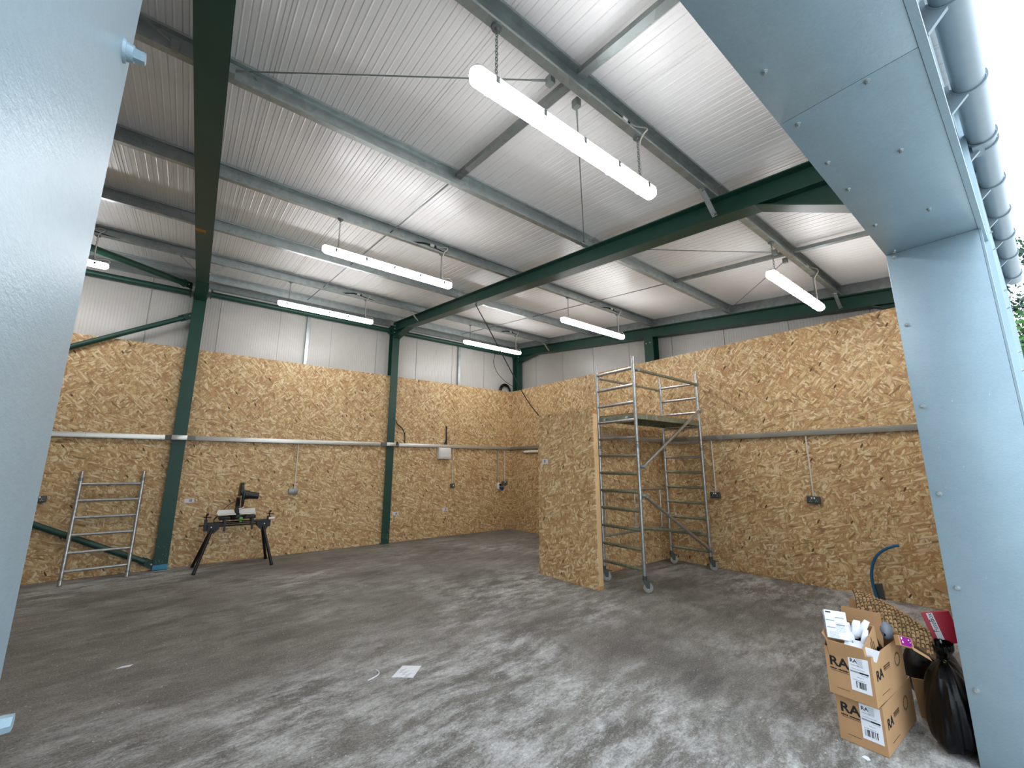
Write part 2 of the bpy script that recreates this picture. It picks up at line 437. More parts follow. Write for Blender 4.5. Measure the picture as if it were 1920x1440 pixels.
# roof: ribbed white liner, ribs running up the slope
b = MB(); pr = ribs(-7.5, 7.6, 1 / 12, 0.2, mid=0.002)
y0, y1 = -0.03, 9.4
vs = [(x, y0, roof(y0) + h) for x, h in pr] + [(x, y1, roof(y1) + h) for x, h in pr]; n = len(pr)
vs += [(-7.5, y0, roof(y0) + 0.08), (7.6, y0, roof(y0) + 0.08), (-7.5, y1, roof(y1) + 0.08), (7.6, y1, roof(y1) + 0.08)]
fs = [(i, i + 1, n + i + 1, n + i) for i in range(n - 1)]
q = 2 * n
fs += [(q, q + 2, q + 3, q + 1), tuple(range(n)) + (q + 1, q), tuple(range(n, 2 * n)) + (q + 3, q + 2), (0, n, q + 2, q), (n - 1, q + 1, q + 3, 2 * n - 1)]
b.add(vs, fs)
struct('ceiling', b, M['liner'], smooth=False)

# upper walls: the same liner sheet set upright behind the boards
def liner_wall(name, prof, p, ex, en, zt0, zt1):
    b = MB(); n = len(prof); p, ex, en = V(p), V(ex), V(en); L = prof[-1][0] - prof[0][0]
    def top(a): return zt0 + (zt1 - zt0) * (a - prof[0][0]) / L
    vs = [p + ex * a + en * h for a, h in prof] + [p + ex * a + en * h + V((0, 0, top(a))) for a, h in prof]
    a0, a1 = prof[0][0], prof[-1][0]
    vs += [p + ex * a0 + en * 0.06, p + ex * a1 + en * 0.06, p + ex * a0 + en * 0.06 + V((0, 0, top(a0))), p + ex * a1 + en * 0.06 + V((0, 0, top(a1)))]
    q = 2 * n
    fs = [(i, i + 1, n + i + 1, n + i) for i in range(n - 1)] + [(q, q + 2, q + 3, q + 1), tuple(range(n)) + (q + 1, q), tuple(range(n, 2 * n)) + (q + 3, q + 2), (0, n, q + 2, q), (n - 1, q + 1, q + 3, 2 * n - 1)]
    b.add(vs, fs)
    return struct(name, b, M['liner_w'], smooth=False)
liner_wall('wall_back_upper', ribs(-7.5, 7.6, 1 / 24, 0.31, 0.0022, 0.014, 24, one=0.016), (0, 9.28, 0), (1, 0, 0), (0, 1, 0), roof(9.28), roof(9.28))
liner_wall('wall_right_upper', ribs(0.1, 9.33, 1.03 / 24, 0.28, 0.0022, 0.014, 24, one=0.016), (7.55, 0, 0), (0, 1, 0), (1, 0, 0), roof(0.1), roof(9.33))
struct('wall_left', MB().prof([(0.1, 0), (9.33, 0), (9.33, roof(9.33)), (0.1, roof(0.1))], (-7.5, 0, 0), (-7.44, 0, 0), (0, 1, 0), (0, 0, 1)), M['liner'])

# board linings
b = MB()
for x0, x1 in ((-7.4, XC[0] - 0.008), (XC[0] + 0.008, XC[1] - 0.008), (XC[1] + 0.008, GX + 0.01)):
    b.box(x0, x1, D, D + 0.016, 0.003, OSB_T)
struct('wall_back', b, M['osb'])
struct('wall_right', MB().box(GX, GX + 0.016, 0.52, D, 0.003, OSB_T), M['osb'])
# partition built off the right wall
struct('wall_partition', MB().box(4.725, GX - 0.002, 4.53, 4.545, 0.003, 2.44).box(4.725, GX - 0.002, 4.545, 4.63, 0.003, 2.42), M['osb'])

# front wall with the big opening
struct('wall_front', MB().box(-7.5, -0.38, 0.10, 0.16, -0.1, 4.02).box(3.75, 7.6, 0.10, 0.16, -0.1, 4.02).box(-0.38, 3.75, 0.10, 0.16, 3.09, 4.02), M['liner'])
JX0, JX1, JY0, JY1, JZ = -0.083, 3.672, 0.075, 0.506, 3.05
trim_l = struct('trim_1', MB().box(-0.40, JX0, JY0, JY1, 0, JZ), M['flash'], bevel=0.003)
trim_l['label'] = 'pale zinc cladding of the door jamb close to the camera'
trim_r = struct('trim_2', MB().box(JX1, 3.745, JY0, JY1, 0, JZ), M['flash'], bevel=0.003)
soffit_a = struct('trim_3', MB().box(JX0 - 0.3, 1.8435, JY0, JY1, JZ, JZ + 0.03), M['flash'], bevel=0.001)
soffit_b = struct('trim_4', MB().box(1.8465, JX1 + 0.07, JY0, JY1, JZ, JZ + 0.03), M['flash'], bevel=0.001)
# fascia flashing above the opening, its lower lip, and the profiled sheet beside the jamb
struct('trim_5', MB().box(-7.5, JX1 + 0.30, 0.050, 0.0745, JZ - 0.004, JZ + 0.040).box(-7.5, JX1 + 0.30, 0.0725, 0.0745, JZ + 0.041, 4.02), M['flash'])
b = MB(); b.box(JX1 + 0.0, JX1 + 0.07, 0.064, 0.0745, 0, JZ - 0.006); struct('trim_6', b, M['flash'])
prf = []
x = JX1 + 0.31
xs = JX1 + 0.072
while xs < 7.55:
    prf += [(xs, 0.0), (xs + 0.17, 0.0), (xs + 0.185, -0.028), (xs + 0.235, -0.028)]; xs += 0.25
prf.append((7.6, 0.0)); n = len(prf); b = MB()
b.prof(prf + [(7.6, 0.004), (JX1 + 0.072, 0.004)], (0, 0.070, 0), (0, 0.070, 4.02), (1, 0, 0), (0, 1, 0))
clad = struct('wall_front_sheet', b, M['flash'], smooth=False)
sb = MB()
def screw(p, nrm, parent, sc=1.0, mat=None):
    p = V(p); nrm = V(nrm); s = sc
    k = MB().cyl(p, p + nrm * 0.003 * s, 0.0135 * s, 0.0125 * s, 16).cyl(p + nrm * 0.003 * s, p + nrm * 0.009 * s, 0.0105 * s, 0.0095 * s, 12)
    k.cyl(p + nrm * 0.009 * s, p + nrm * 0.019 * s, 0.0075 * s, 0.0068 * s, 6)
    return k.build('screw', mat or M['flash'], parent)
for z in (2.005, 1.456, 0.93): screw((JX0, 0.472, z), (1, 0, 0), trim_l, 0.8)
for z in (3.02, 2.54, 2.0, 1.463, 0.93, 0.395): screw((JX1, 0.464, z), (-1, 0, 0), trim_r, 1.1, M['galv'])
for x, y in ((1.527, 0.443), (1.0, 0.443), (1.3, 0.221)): screw((x, y, JZ), (0, 0, -1), soffit_a, 0.85, M['galv'])
for x, y in ((1.87, 0.221), (1.897, 0.457), (2.439, 0.221), (2.272, 0.455), (2.592, 0.453), (3.162, 0.223), (3.129, 0.453), (3.624, 0.453)):
    screw((x, y, JZ), (0, 0, -1), soffit_b, 0.85, M['galv'])
for i, z in enumerate((3.3, 3.0, 2.85, 2.6, 2.4, 2.2, 1.7, 1.5)):
    screw((JX1 + (0.3 if i % 2 else 0.79), 0.042, z), (0, -1, 0), clad, 0.8, M['galv'])

# ------------------------------------------------------------------ green steel frames
def ibeam(b, p0, p1, h, wd, ex, ey, t=0.010, tw=0.007):
    """I-section; p on the outer face of the first flange, ey points to the other flange"""
    ex, ey = V(ex), V(ey)
    pts = [(-wd / 2, 0), (wd / 2, 0), (wd / 2, t), (tw / 2, t), (tw / 2, h - t), (wd / 2, h - t), (wd / 2, h), (-wd / 2, h), (-wd / 2, h - t), (-tw / 2, h - t), (-tw / 2, t), (-wd / 2, t)]
    b.prof(pts, p0, p1, ex, ey)
def bolts(b, pts, nrm, r=0.012, h=0.014):
    nrm = V(nrm)
    for p in pts:
        p = V(p); b.cyl(p, p + nrm * 0.004, r * 1.3, n=10); b.cyl(p + nrm * 0.004, p + nrm * h, r, n=6)

col_lab = ('dark green steel column with blue tape round its foot, behind the leaning ladder frame',
           'dark green steel column between the mitre saw and the consumer unit',
           'dark green steel corner column showing above the boards by the black cable coil')
cols = []
for i, xc in enumerate(XC):
    t = thing('steel_column', (xc, 9.15, 0), col_lab[i], 'column', 'columns along the back wall'); cols.append(t)
    b = MB(); ibeam(b, (xc, 9.047, 0.012), (xc, 9.047, rt(9.1) - 0.02), 0.205, 0.186 if i == 0 else 0.166, (1, 0, 0), (0, 1, 0)); b.build('shaft', M['green'], t, smooth=False)
    MB().box(xc - 0.09, xc + 0.09, 9.04, 9.26, 0, 0.012).build('base_plate', M['green'], t)
    if i == 0:
        MB().box(xc - 0.095, xc + 0.095, 9.043, 9.129, 0.004, 0.085).build('tape_band', M['tape'], t)['label'] = 'blue tape'
    b = MB()
    for k in range(26 if i < 2 else 4):
        z = 0.08 + abs(random.gauss(0, 0.16)); x = xc + random.uniform(-0.07, 0.075); r = random.uniform(0.002, 0.008)
        b.box(x, x + r, 9.0464, 9.0472, z, z + r * random.uniform(0.6, 1.8))
    if i < 2: b.build('paint_chips', M['green_d'], t)['kind'] = 'stuff'
t = thing('steel_post', (7.37, 4.75, 0), 'green steel post showing above the boards behind the scaffold tower', 'post')
b = MB(); ibeam(b, (7.25, 4.74, 0), (7.25, 4.74, rb(4.7) + 0.02), 0.2, 0.20, (0, 1, 0), (1, 0, 0), 0.012, 0.01); b.build('shaft', M['green'], t, smooth=False)
bb = MB(); bolts(bb, [(7.25, 4.79, 4.08), (7.25, 4.70, 4.08)], (-1, 0, 0)); bb.build('bolts', M['galv'], t)

raf_lab = ('dark green steel rafter nearest the camera running overhead to the taped column',
           'dark green steel rafter crossing the middle of the ceiling',
           'dark green steel rafter along the top of the right hand wall')
fx = (r1x, lambda y: XC[1], lambda y: XC[2])
for i in range(3):
    a, z = 0.42, 9.047
    t = thing('steel_rafter', (fx[i](4.5), 4.5, rb(4.5)), raf_lab[i], 'rafter', 'rafters of the roof')
    b = MB(); pts = []
    ibeam(b, V((fx[i](a), a, rb(a))), V((fx[i](z), z, rb(z))), 0.207 / NX, 0.166, (1, 0, 0), EZ)
    b.build('beam', M['green'], t, smooth=False)
    # tapered haunches under both ends
    for (ya, yb, drop) in ((8.32, 9.046, 0.17), (1.247, 0.45, 0.33)):
        b = MB(); xa, xb = fx[i](ya), fx[i](yb)
        za, zb = rb(ya), rb(yb) - drop
        dirv = V((xb - xa, yb - ya, zb - za)).normalized(); nu = V((1, 0, 0)).cross(dirv); nu = nu if nu.z > 0 else -nu
        b.prof([(-0.083, 0), (0.083, 0), (0.083, 0.010), (-0.083, 0.010)], (xa, ya, za - 0.004), (xb, yb, zb - 0.004), (1, 0, 0), nu)
        b.add([(xa - 0.004, ya, za), (xb - 0.004, yb, zb), (xb - 0.004, yb, rb(yb) + 0.004), (xa + 0.004, ya, za), (xb + 0.004, yb, zb), (xb + 0.004, yb, rb(yb) + 0.004)],
              [(0, 1, 2), (3, 5, 4), (0, 3, 4, 1), (1, 4, 5, 2), (2, 5, 3, 0)])
        b.build('haunch', M['green'], t, smooth=False)
    b = MB(); xe = fx[i](9.04)
    b.box(xe - 0.083, xe + 0.083, 9.034, 9.046, rb(9.04) - 0.2, rt(9.04) - 0.01)
    b.build('end_plate', M['green'], t)
    b = MB(); bolts(b, [(xe + sx, 9.034, rb(9.04) + dz) for sx in (-0.055, 0.055) for dz in (-0.14, -0.03, 0.06, 0.13)], (0, -1, 0)); b.build('bolts', M['galv'], t)
    if i == 0:
        MB().box(fx[0](5.72) - 0.082, fx[0](5.72) + 0.02, 5.70, 5.78, rb(5.72) - 0.001, rb(5.72) + 0.004).build('paint_mark', M['orange'], t)['label'] = 'orange paint mark'

# eaves struts between the column heads
tube_lab = ('green tubular eaves strut behind the near bracing bay', 'green tubular eaves strut between the two tall back wall columns', 'green tubular eaves strut running into the back corner')
for i, (x0, x1) in enumerate(((-3.6, XC[0] - 0.09), (XC[0] + 0.09, XC[1] - 0.09), (XC[1] + 0.09, XC[2] - 0.09))):
    zc = (4.68, 4.73, 4.73)[i]
    t = thing('eaves_strut', ((x0 + x1) / 2, 9.13, zc), tube_lab[i], 'strut', 'eaves struts along the back wall')
    MB().cyl((x0 + 0.05, 9.13, zc), (x1 - 0.05, 9.13, zc), 0.05, n=20).build('tube', M['green'], t)
    for xe, sg in ((x0, 1), (x1, -1)):
        b = MB().box(min(xe - sg * 0.03, xe + sg * 0.01), max(xe - sg * 0.03, xe + sg * 0.01), 9.06, 9.24, zc - 0.08, zc + 0.08)
        b.box(min(xe + sg * 0.05, xe + sg * 0.062), max(xe + sg * 0.05, xe + sg * 0.062), 9.06, 9.20, zc - 0.07, zc + 0.07)
        b.box(min(xe, xe - sg * 0.084), max(xe, xe - sg * 0.084), 9.10, 9.20, zc - 0.07, zc + 0.07)
        bolts(b, [(xe + sg * 0.062, 9.08, zc + 0.05), (xe + sg * 0.062, 9.08, zc - 0.05)], (sg, 0, 0), 0.01, 0.02)
        b.build('end_plate', M['green'], t)

def brace(p0, p1, r, lab):
    p0, p1 = V(p0), V(p1)
    t = thing('bracing_tube', p0, lab, 'brace', 'green braces of the near bay')
    d = (p1 - p0).normalized()
    MB().cyl(p0 + d * 0.16, p1, r, n=18).build('tube', M['green'], t)
    b = MB().bar(p0, p0 + d * 0.22, 0.11, 0.012, up=(0, 0, 1) if abs(d.y) < 0.1 else (0, 0, 1))
    b.cyl(p0 + d * 0.14, p0 + d * 0.155, r * 1.35, n=18)
    b.build('gusset', M['green'], t)
    s = V((0, -1, 0)); c = p0 + d * 0.06 + s * 0.006
    MB().cyl(c, c + s * 0.012, 0.013, n=10).build('bolt', M['steel'], t)
brace((-0.07, 9.08, 4.265), (-3.4, 9.08, 2.30), 0.042, 'green tube brace sloping down from the column head above the boards')
brace((-0.07, 9.08, 0.075), (-3.4, 9.08, 1.80), 0.042, 'green tube brace rising from the column foot behind the ladder frame')
brace((-0.15, 8.86, rb(8.86) + 0.03), (-3.1, 6.18, rb(6.18) + 0.05), 0.05, 'green tube brace lying under the roof beside the nearest rafter')

# ------------------------------------------------------------------ purlins
PY = (1.60, 3.135, 4.67, 6.21, 7.75, 8.98)
nth = ('nearest the opening', 'second from the opening', 'third from the opening', 'fourth from the opening', 'fifth from the opening', 'along the back eaves')
bay = ('in the bracing bay past the nearest rafter', 'in the middle bay over the mitre saw', 'in the bay over the scaffold tower')
CH = 0.1465
cs_ = [(0, 0), (0.062, 0), (0.062, 0.016), (0.060, 0.016), (0.060, 0.002), (0.002, 0.002), (0.002, CH - 0.002), (0.060, CH - 0.002), (0.060, CH - 0.016), (0.062, CH - 0.016), (0.062, CH), (0, CH)]
cs = [(-a, c) for a, c in cs_]
def pp(x, y, a=0.0, c=0.0): return V((x, y, rt(y))) + EY * a + EZ * c
for k, y in enumerate(PY):
    e = [-3.6, r1x(y), XC[1], XC[2] - 0.115]
    for i in range(3):
        if k == 0 and i == 0: continue
        x0, x1 = e[i] + 0.006, e[i + 1] - 0.006
        t = thing('purlin', ((x0 + x1) / 2, y, rt(y)), 'galvanised roof purlin %s, %s' % (nth[k], bay[i]), 'purlin', 'galvanised purlins under the roof')
        MB().prof(cs, pp(x0, y), pp(x1, y), (1e-9, EY.y, EY.z), EZ).build('channel', M['galv'], t, smooth=False)
        if i < 2:
            xs = e[i + 1]; b = MB()
            sl = [(-0.0058, 0.004), (-0.0027, 0.004), (-0.0027, CH * 0.97), (-0.0058, CH * 0.97)]
            b.prof(sl, pp(xs - 0.30, y), pp(xs + 0.28, y), (1e-9, EY.y, EY.z), EZ)
            bolts(b, [pp(xs + dx, y, -0.006, dz) for dx in (-0.26, -0.06, 0.06, 0.24) for dz in (0.045, 0.11)], -EY, 0.009, 0.014)
            b.build('splice_sleeve', M['galv'], t, smooth=False)
        else:
            b = MB(); b.box(x1 - 0.09, x1, y - 0.009, y - 0.004, rt(y) + 0.005, rt(y) + 0.13)
            bolts(b, [pp(x1 - 0.05, y, -0.010, dz) for dz in (0.045, 0.11)], -EY, 0.009, 0.014); b.build('cleat', M['galv_dull'], t)
        # stamped marking, too worn to read
        b = MB(); xs = x1 - 0.78 if i else x1 - 0.75
        for q in range(16):
            if q in (4, 5, 11): continue
            b.obox(pp(xs + q * 0.022, y, -0.0028, 0.085), (0.006, 0, 0), EY * 0.0005, EZ * random.uniform(0.008, 0.013))
        b.build('stamped_marking', M['ink_grey'], t)
for i, (x0, x1) in enumerate(((-3.6, XC[0] - 0.10), (XC[0] + 0.10, XC[1] - 0.09), (XC[1] + 0.09, XC[2] - 0.09))):
    tag(MB().prof([(0, 0), (0.05, 0), (0.05, 0.003), (0.003, 0.003), (0.003, 0.113), (0.05, 0.113), (0.05, 0.116), (0, 0.116)], (x0, 9.20, 4.86), (x1, 9.20, 4.86), (0, 1, 0), (0, 0, 1)).build('eaves_beam', M['galv'], None, smooth=False), 'galvanised eaves beam against the back wall %s' % bay[i], 'beam', 'eaves beams')
# channel trimming the roof edge along the right hand rafter
t = thing('edge_channel', (7.30, 4.6, rt(4.6)), 'galvanised channel lying on the rafter along the right wall', 'channel')
b = MB(); pts = [(0, 0), (0.06, 0), (0.06, 0.003), (0.003, 0.003), (0.003, CH - 0.003), (0.06, CH - 0.003), (0.06, CH), (0, CH)]
b.prof(pts, pp(7.275, 0.6), pp(7.275, 9.0), (1, 0, 0), EZ); b.build('channel', M['galv_dull'], t, smooth=False)

# struts, sag rods, diagonal ties
for i, xm in enumerate((1.757, 5.44)):
    nm = ('over the middle bay', 'over the scaffold bay')[i]
    for k, (ya, yb) in enumerate(((0.45, 1.53), (1.604, 3.066))):
        t = tag(MB().prof([(-0.03, 0), (0.03, 0), (0.03, 0.04), (0.027, 0.04), (0.027, 0.003), (-0.027, 0.003), (-0.027, 0.04), (-0.03, 0.04)], pp(xm, ya, 0, 0.05), pp(xm, yb, 0, 0.05), (1, 0, 0), EZ).build('anti_sag_strut', M['galv_dull'], None, smooth=False),
                'galvanised channel strut %s %s' % (('from the opening to the first purlin', 'between the first and second purlins')[k], nm), 'strut', 'channel struts between purlins')
    for k in range(1, 5):
        ya, yb = PY[k] + 0.002, PY[k + 1] - 0.002
        t = tag(MB().cyl(pp(xm - 0.01 * k, ya, 0, 0.06), pp(xm - 0.01 * k, yb, 0, 0.06), 0.008, n=8).build('sag_rod', M['galv_dull']),
                'thin dark sag rod from the %s purlin to the %s %s' % (('second', 'third', 'fourth', 'fifth')[k - 1], ('third', 'fourth', 'fifth', 'eaves one')[k - 1], nm), 'rod', 'sag rods between purlins')
ties = (((-0.02, 3.05), (1.62, 1.66), 'thin diagonal tie wire beside the nearest rafter, in front of the big lamp'),
        ((1.885, 1.68), (3.56, 3.12), 'thin diagonal tie wire behind the nearest lamp, ending at the middle rafter'),
        ((3.75, 3.1), (5.24, 1.67), 'thin diagonal tie wire from the middle rafter towards the lamp by the right jamb'),
        ((5.56, 1.67), (7.20, 3.12), 'thin diagonal tie wire passing behind the lamp by the right jamb'),
        ((-0.32, 3.07), (-1.95, 1.66), 'thin diagonal tie wire above the near jamb, beyond the nearest rafter'))
for (a, c, lab) in ties:
    t = thing('tie_wire', pp(a[0], a[1]), lab, 'wire', 'diagonal ties between purlins')
    p0, p1 = pp(a[0], a[1], 0, 0.03), pp(c[0], c[1], 0, 0.03); d = (p1 - p0).normalized()
    MB().cyl(p0, p1, 0.005, n=8).build('rod', M['galv_dull'], t)
    for p, s in ((p0, 1), (p1, -1)):
        MB().cyl(p + d * s * 0.02, p + d * s * 0.12, 0.008, n=6).obox(p, (0.02, 0, 0), (0, 0.025, 0), (0, 0, 0.03)).build('end_bracket', M['galv'], t)
fly = (((3.38, 1.58, rt(1.58) + 0.004), (3.597, 1.58, rb(1.58) + 0.02), 'galvanised knee brace from the nearest purlin to the middle rafter'),
       ((3.40, 7.72, rt(7.72) + 0.004), (3.597, 7.72, rb(7.72) + 0.02), 'galvanised knee brace at the back end of the middle rafter'),
       ((7.09, 1.58, rt(1.58) + 0.004), (7.30, 1.58, rb(1.58) + 0.02), 'galvanised knee brace on the right wall rafter behind the lamp'),
       ((7.10, 7.72, rt(7.72) + 0.004), (7.30, 7.72, rb(7.72) + 0.02), 'galvanised knee brace on the right wall rafter in the back corner'),
       ((-0.33, 7.72, rt(7.72) + 0.004), (r1x(7.72) - 0.086, 7.72, rb(7.72) + 0.02), 'galvanised knee brace on the bracing bay side of the nearest rafter'),
       ((0.26, 7.72, rt(7.72) + 0.004), (r1x(7.72) + 0.086, 7.72, rb(7.72) + 0.02), 'galvanised knee brace on the mitre saw side of the nearest rafter'))
for a, c, lab in fly:
    t = thing('knee_brace', a, lab, 'brace', 'galvanised knee braces')
    MB().bar(a, c, 0.045, 0.006, up=(0, 1, 0)).build('flat_bar', M['galv'], t)
    d = (V(c) - V(a)).normalized(); 
    for q in (V(c) - d * 0.02, V(a) + d * 0.02):
        b = MB(); bolts(b, [q], (0, -1, 0), 0.011, 0.03); b.build('bolt', M['steel'], t)

# ------------------------------------------------------------------ strip lamps on chains
LL = 1.64
def make_lamp():
    t = thing('strip_lamp', (1.777, 1.57, 3.624), 'lit strip lamp hung nearest the opening, largest of the lamps', 'lamp', 'strip lamps hung from the purlins')
    X, Y, Z = t.location
    w2 = 0.049
    def stad(zz, r, L, n=10):
        pts = []
        for s, x in ((1, L / 2 - r), (-1, -(L / 2 - r))):
            for q in range(n + 1):
                a = -PI / 2 + PI * q / n
                pts.append((X + x + s * r * math.cos(a), Y + s * r * math.sin(a), zz))
        return pts
    def loft(b, rings):
        n = len(rings[0]); vs = [p for r in rings for p in r]; fs = []
        for i in range(len(rings) - 1):
            fs += [(i * n + j, i * n + (j + 1) % n, (i + 1) * n + (j + 1) % n, (i + 1) * n + j) for j in range(n)]
        fs += [tuple(range(n))[::-1], tuple(range((len(rings) - 1) * n, len(rings) * n))]
        b.add(vs, fs); return b
    loft(MB(), [stad(Z + 0.0405, w2 - 0.004, LL - 0.01), stad(Z + 0.05, w2 - 0.006, LL - 0.014), stad(Z + 0.058, w2 - 0.018, LL - 0.03)]).build('housing', M['lampbody'], t)
    loft(MB(), [stad(Z + 0.040, w2 - 0.008, LL - 0.02), stad(Z + 0.022, w2, LL - 0.006), stad(Z - 0.008, w2 - 0.001, LL - 0.01), stad(Z - 0.028, w2 - 0.018, LL - 0.05), stad(Z - 0.033, w2 - 0.034, LL - 0.09)]).build('diffuser', M['diff'], t)
    for s in (-1, 1):
        for q in range(5):
            x = X - 0.68 + q * 0.34
            MB().box(x - 0.012, x + 0.012, Y + s * (w2 + 0.004) - 0.004, Y + s * (w2 + 0.004) + 0.004, Z - 0.010, Z + 0.03).build('clip', M['galv_dull'], t)
    for s in (-1, 1):
        x = X + s * 0.652; b = MB(); z0, z1 = Z + 0.058, Z + 0.402; nl = 17
        for q in range(nl):
            zc = z0 + (z1 - z0) * (q + 0.5) / nl; h = (z1 - z0) / nl * 0.66
            ax = V((1, 0, 0)) if q % 2 else V((0, 1, 0)); pts = []
            for j in range(9):
                a = 2 * PI * j / 8; pts.append(V((x, Y, zc)) + ax * 0.008 * math.cos(a) + V((0, 0, h * math.sin(a))))
            b.tube(pts, 0.0023, 5)
        b.build('chain', M['galv_dull'], t)
        MB().cyl((x, Y, Z + 0.415), (x, Y, Z + 0.427), 0.03, 0.034, n=18).ball((x, Y, Z + 0.415), 0.014, 10).tube([(x, Y, Z + 0.408), (x + 0.012, Y, Z + 0.400), (x, Y, Z + 0.388), (x - 0.010, Y, Z + 0.398)], 0.003, 6).build('hook', M['galv_dull'], t)
    x = X + 0.652; W = Y + 0.012          # W: just in front of the purlin web
    MB().tube(smooth_path([(x + 0.13, Y, Z + 0.05), (x + 0.17, Y, Z + 0.08), (x + 0.12, Y, Z + 0.105), (x + 0.03, Y, Z + 0.085), (x + 0.009, Y - 0.012, Z + 0.14), (x + 0.009, Y - 0.012, Z + 0.36), (x + 0.015, Y - 0.045, Z + 0.43), (x + 0.06, Y - 0.05, Z + 0.49), (x + 0.06, Y - 0.02, Z + 0.53), (x + 0.0, W, Z + 0.53), (x - 0.09, W, Z + 0.51)], 4), 0.0062, 6).build('cable', M['cable_w'], t)
    MB().tube(smooth_path([(x - 0.16, W, Z + 0.505), (x - 0.24, W, Z + 0.505), (x - 0.36, W, Z + 0.475), (x - 0.42, W, Z + 0.455)]), 0.011, 8).build('supply_cable', M['black'], t)
    MB().tube(smooth_path([(x - 0.14, W, Z + 0.50), (x + 0.1, W, Z + 0.465), (x + 0.35, W, Z + 0.445), (x + 0.5, W, Z + 0.445)]), 0.006, 6).build('supply_cable', M['black'], t)
    MB().cyl((x - 0.17, W, Z + 0.506), (x - 0.115, W, Z + 0.506), 0.021, n=14).build('connector', M['white_pl'], t)
    MB().cyl((x - 0.115, W, Z + 0.506), (x - 0.08, W, Z + 0.506), 0.015, n=12).build('connector_plug', M['black'], t)
    return t
lamp = make_lamp()
def lz(y): return 3.624 + S * (y - 1.57)
for (x, y, lab) in ((1.80, 4.64, 'lit strip lamp in the middle of the ceiling, second from the opening'),
                    (1.84, 7.72, 'lit strip lamp along the back wall between the two tall green columns'),
                    (5.52, 7.72, 'lit strip lamp in the back corner crossed by a hanging black cable'),
                    (5.49, 4.64, 'lit strip lamp hung over the scaffold tower in front of the right wall rafter'),
                    (5.52, 1.57, 'lit strip lamp near the right jamb, above the boarded right wall'),
                    (-1.88, 7.72, 'lit strip lamp just showing its end past the near jamb')):
    dup(lamp, (x, y, lz(y)), lab)

# ------------------------------------------------------------------ cable trunking round the walls
TZ0, TZ1, TD = 2.058, 2.135, 0.052
tg = 'galvanised trunking round the walls'
def trunk(x0, x1, y0, y1, lab, axis):
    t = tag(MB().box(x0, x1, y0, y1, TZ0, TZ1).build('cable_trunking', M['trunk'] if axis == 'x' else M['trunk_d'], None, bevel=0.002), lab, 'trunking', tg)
    b = MB(); b.box(x0, x1, y0, y1, TZ1 - 0.0005, TZ1 + 0.001)
    scs = MB(); L = (x1 - x0) if axis == 'x' else (y1 - y0); n = max(1, int(L / 0.9))
    for i in range(n + 1):
        a = 0.06 + (L - 0.12) * i / n
        for z in (TZ0 + 0.02, TZ1 - 0.02):
            if axis == 'x': scs.cyl((x0 + a, y0, z), (x0 + a, y0 - 0.003, z), 0.005, n=8)
            else: scs.cyl((x0, y0 + a, z), (x0 - 0.003, y0 + a, z), 0.005, n=8)
    scs.build('lid_screws', M['galv_dull'], t)
    return t
trunk(-7.4, -0.20, D - TD, D - 0.001, 'galvanised trunking on the boards above the leaning ladder frame', 'x')
trunk(0.20, 3.46, D - TD, D - 0.001, 'bright galvanised trunking above the mitre saw between two columns', 'x')
trunk(3.90, GX - 0.001, D - TD, D - 0.001, 'galvanised trunking running from the second column to the back corner', 'x')
for i, (xc, lab) in enumerate(((XC[0], 'short trunking bridge crossing the front of the taped column'), (XC[1], 'short trunking bridge crossing the front of the column beside the consumer unit'))):
    xa, xb = xc - 0.188, xc + 0.218; yf = 8.985
    t = tag(MB().box(xc - 0.105, xc + 0.105, yf, yf + 0.056, TZ0, TZ1).build('trunking_bridge', M['trunk'], None, bevel=0.002), lab, 'trunking', tg)
    for sx in (-1, 1):
        x0 = xc + sx * 0.105; x1 = xa if sx < 0 else xb
        MB().prof([(x0, yf + 0.001), (x1, D - TD - 0.001), (x1, D - 0.002), (x0, yf + 0.055)], (0, 0, TZ0 + 0.001), (0, 0, TZ1 - 0.001), (1, 0, 0), (0, 1, 0)).build('offset_piece', M['galv_dull'], t, smooth=False)
    if i == 1:
        b = MB(); b.box(xc + 0.11, xc + 0.14, yf - 0.002, yf + 0.0, TZ0 + 0.03, TZ1 + 0.02); b.cyl((xc + 0.13, yf - 0.001, TZ1 + 0.012), (xc + 0.13, yf - 0.02, TZ1 + 0.012), 0.012, n=8); b.build('gland', M['black'], t)
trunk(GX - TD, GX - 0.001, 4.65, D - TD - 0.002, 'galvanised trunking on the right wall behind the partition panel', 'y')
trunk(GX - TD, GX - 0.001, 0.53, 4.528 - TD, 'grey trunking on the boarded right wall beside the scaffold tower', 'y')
trunk(4.735, GX - TD - 0.002, 4.53 - TD, 4.529, 'galvanised trunking on the partition behind the scaffold tower', 'x')

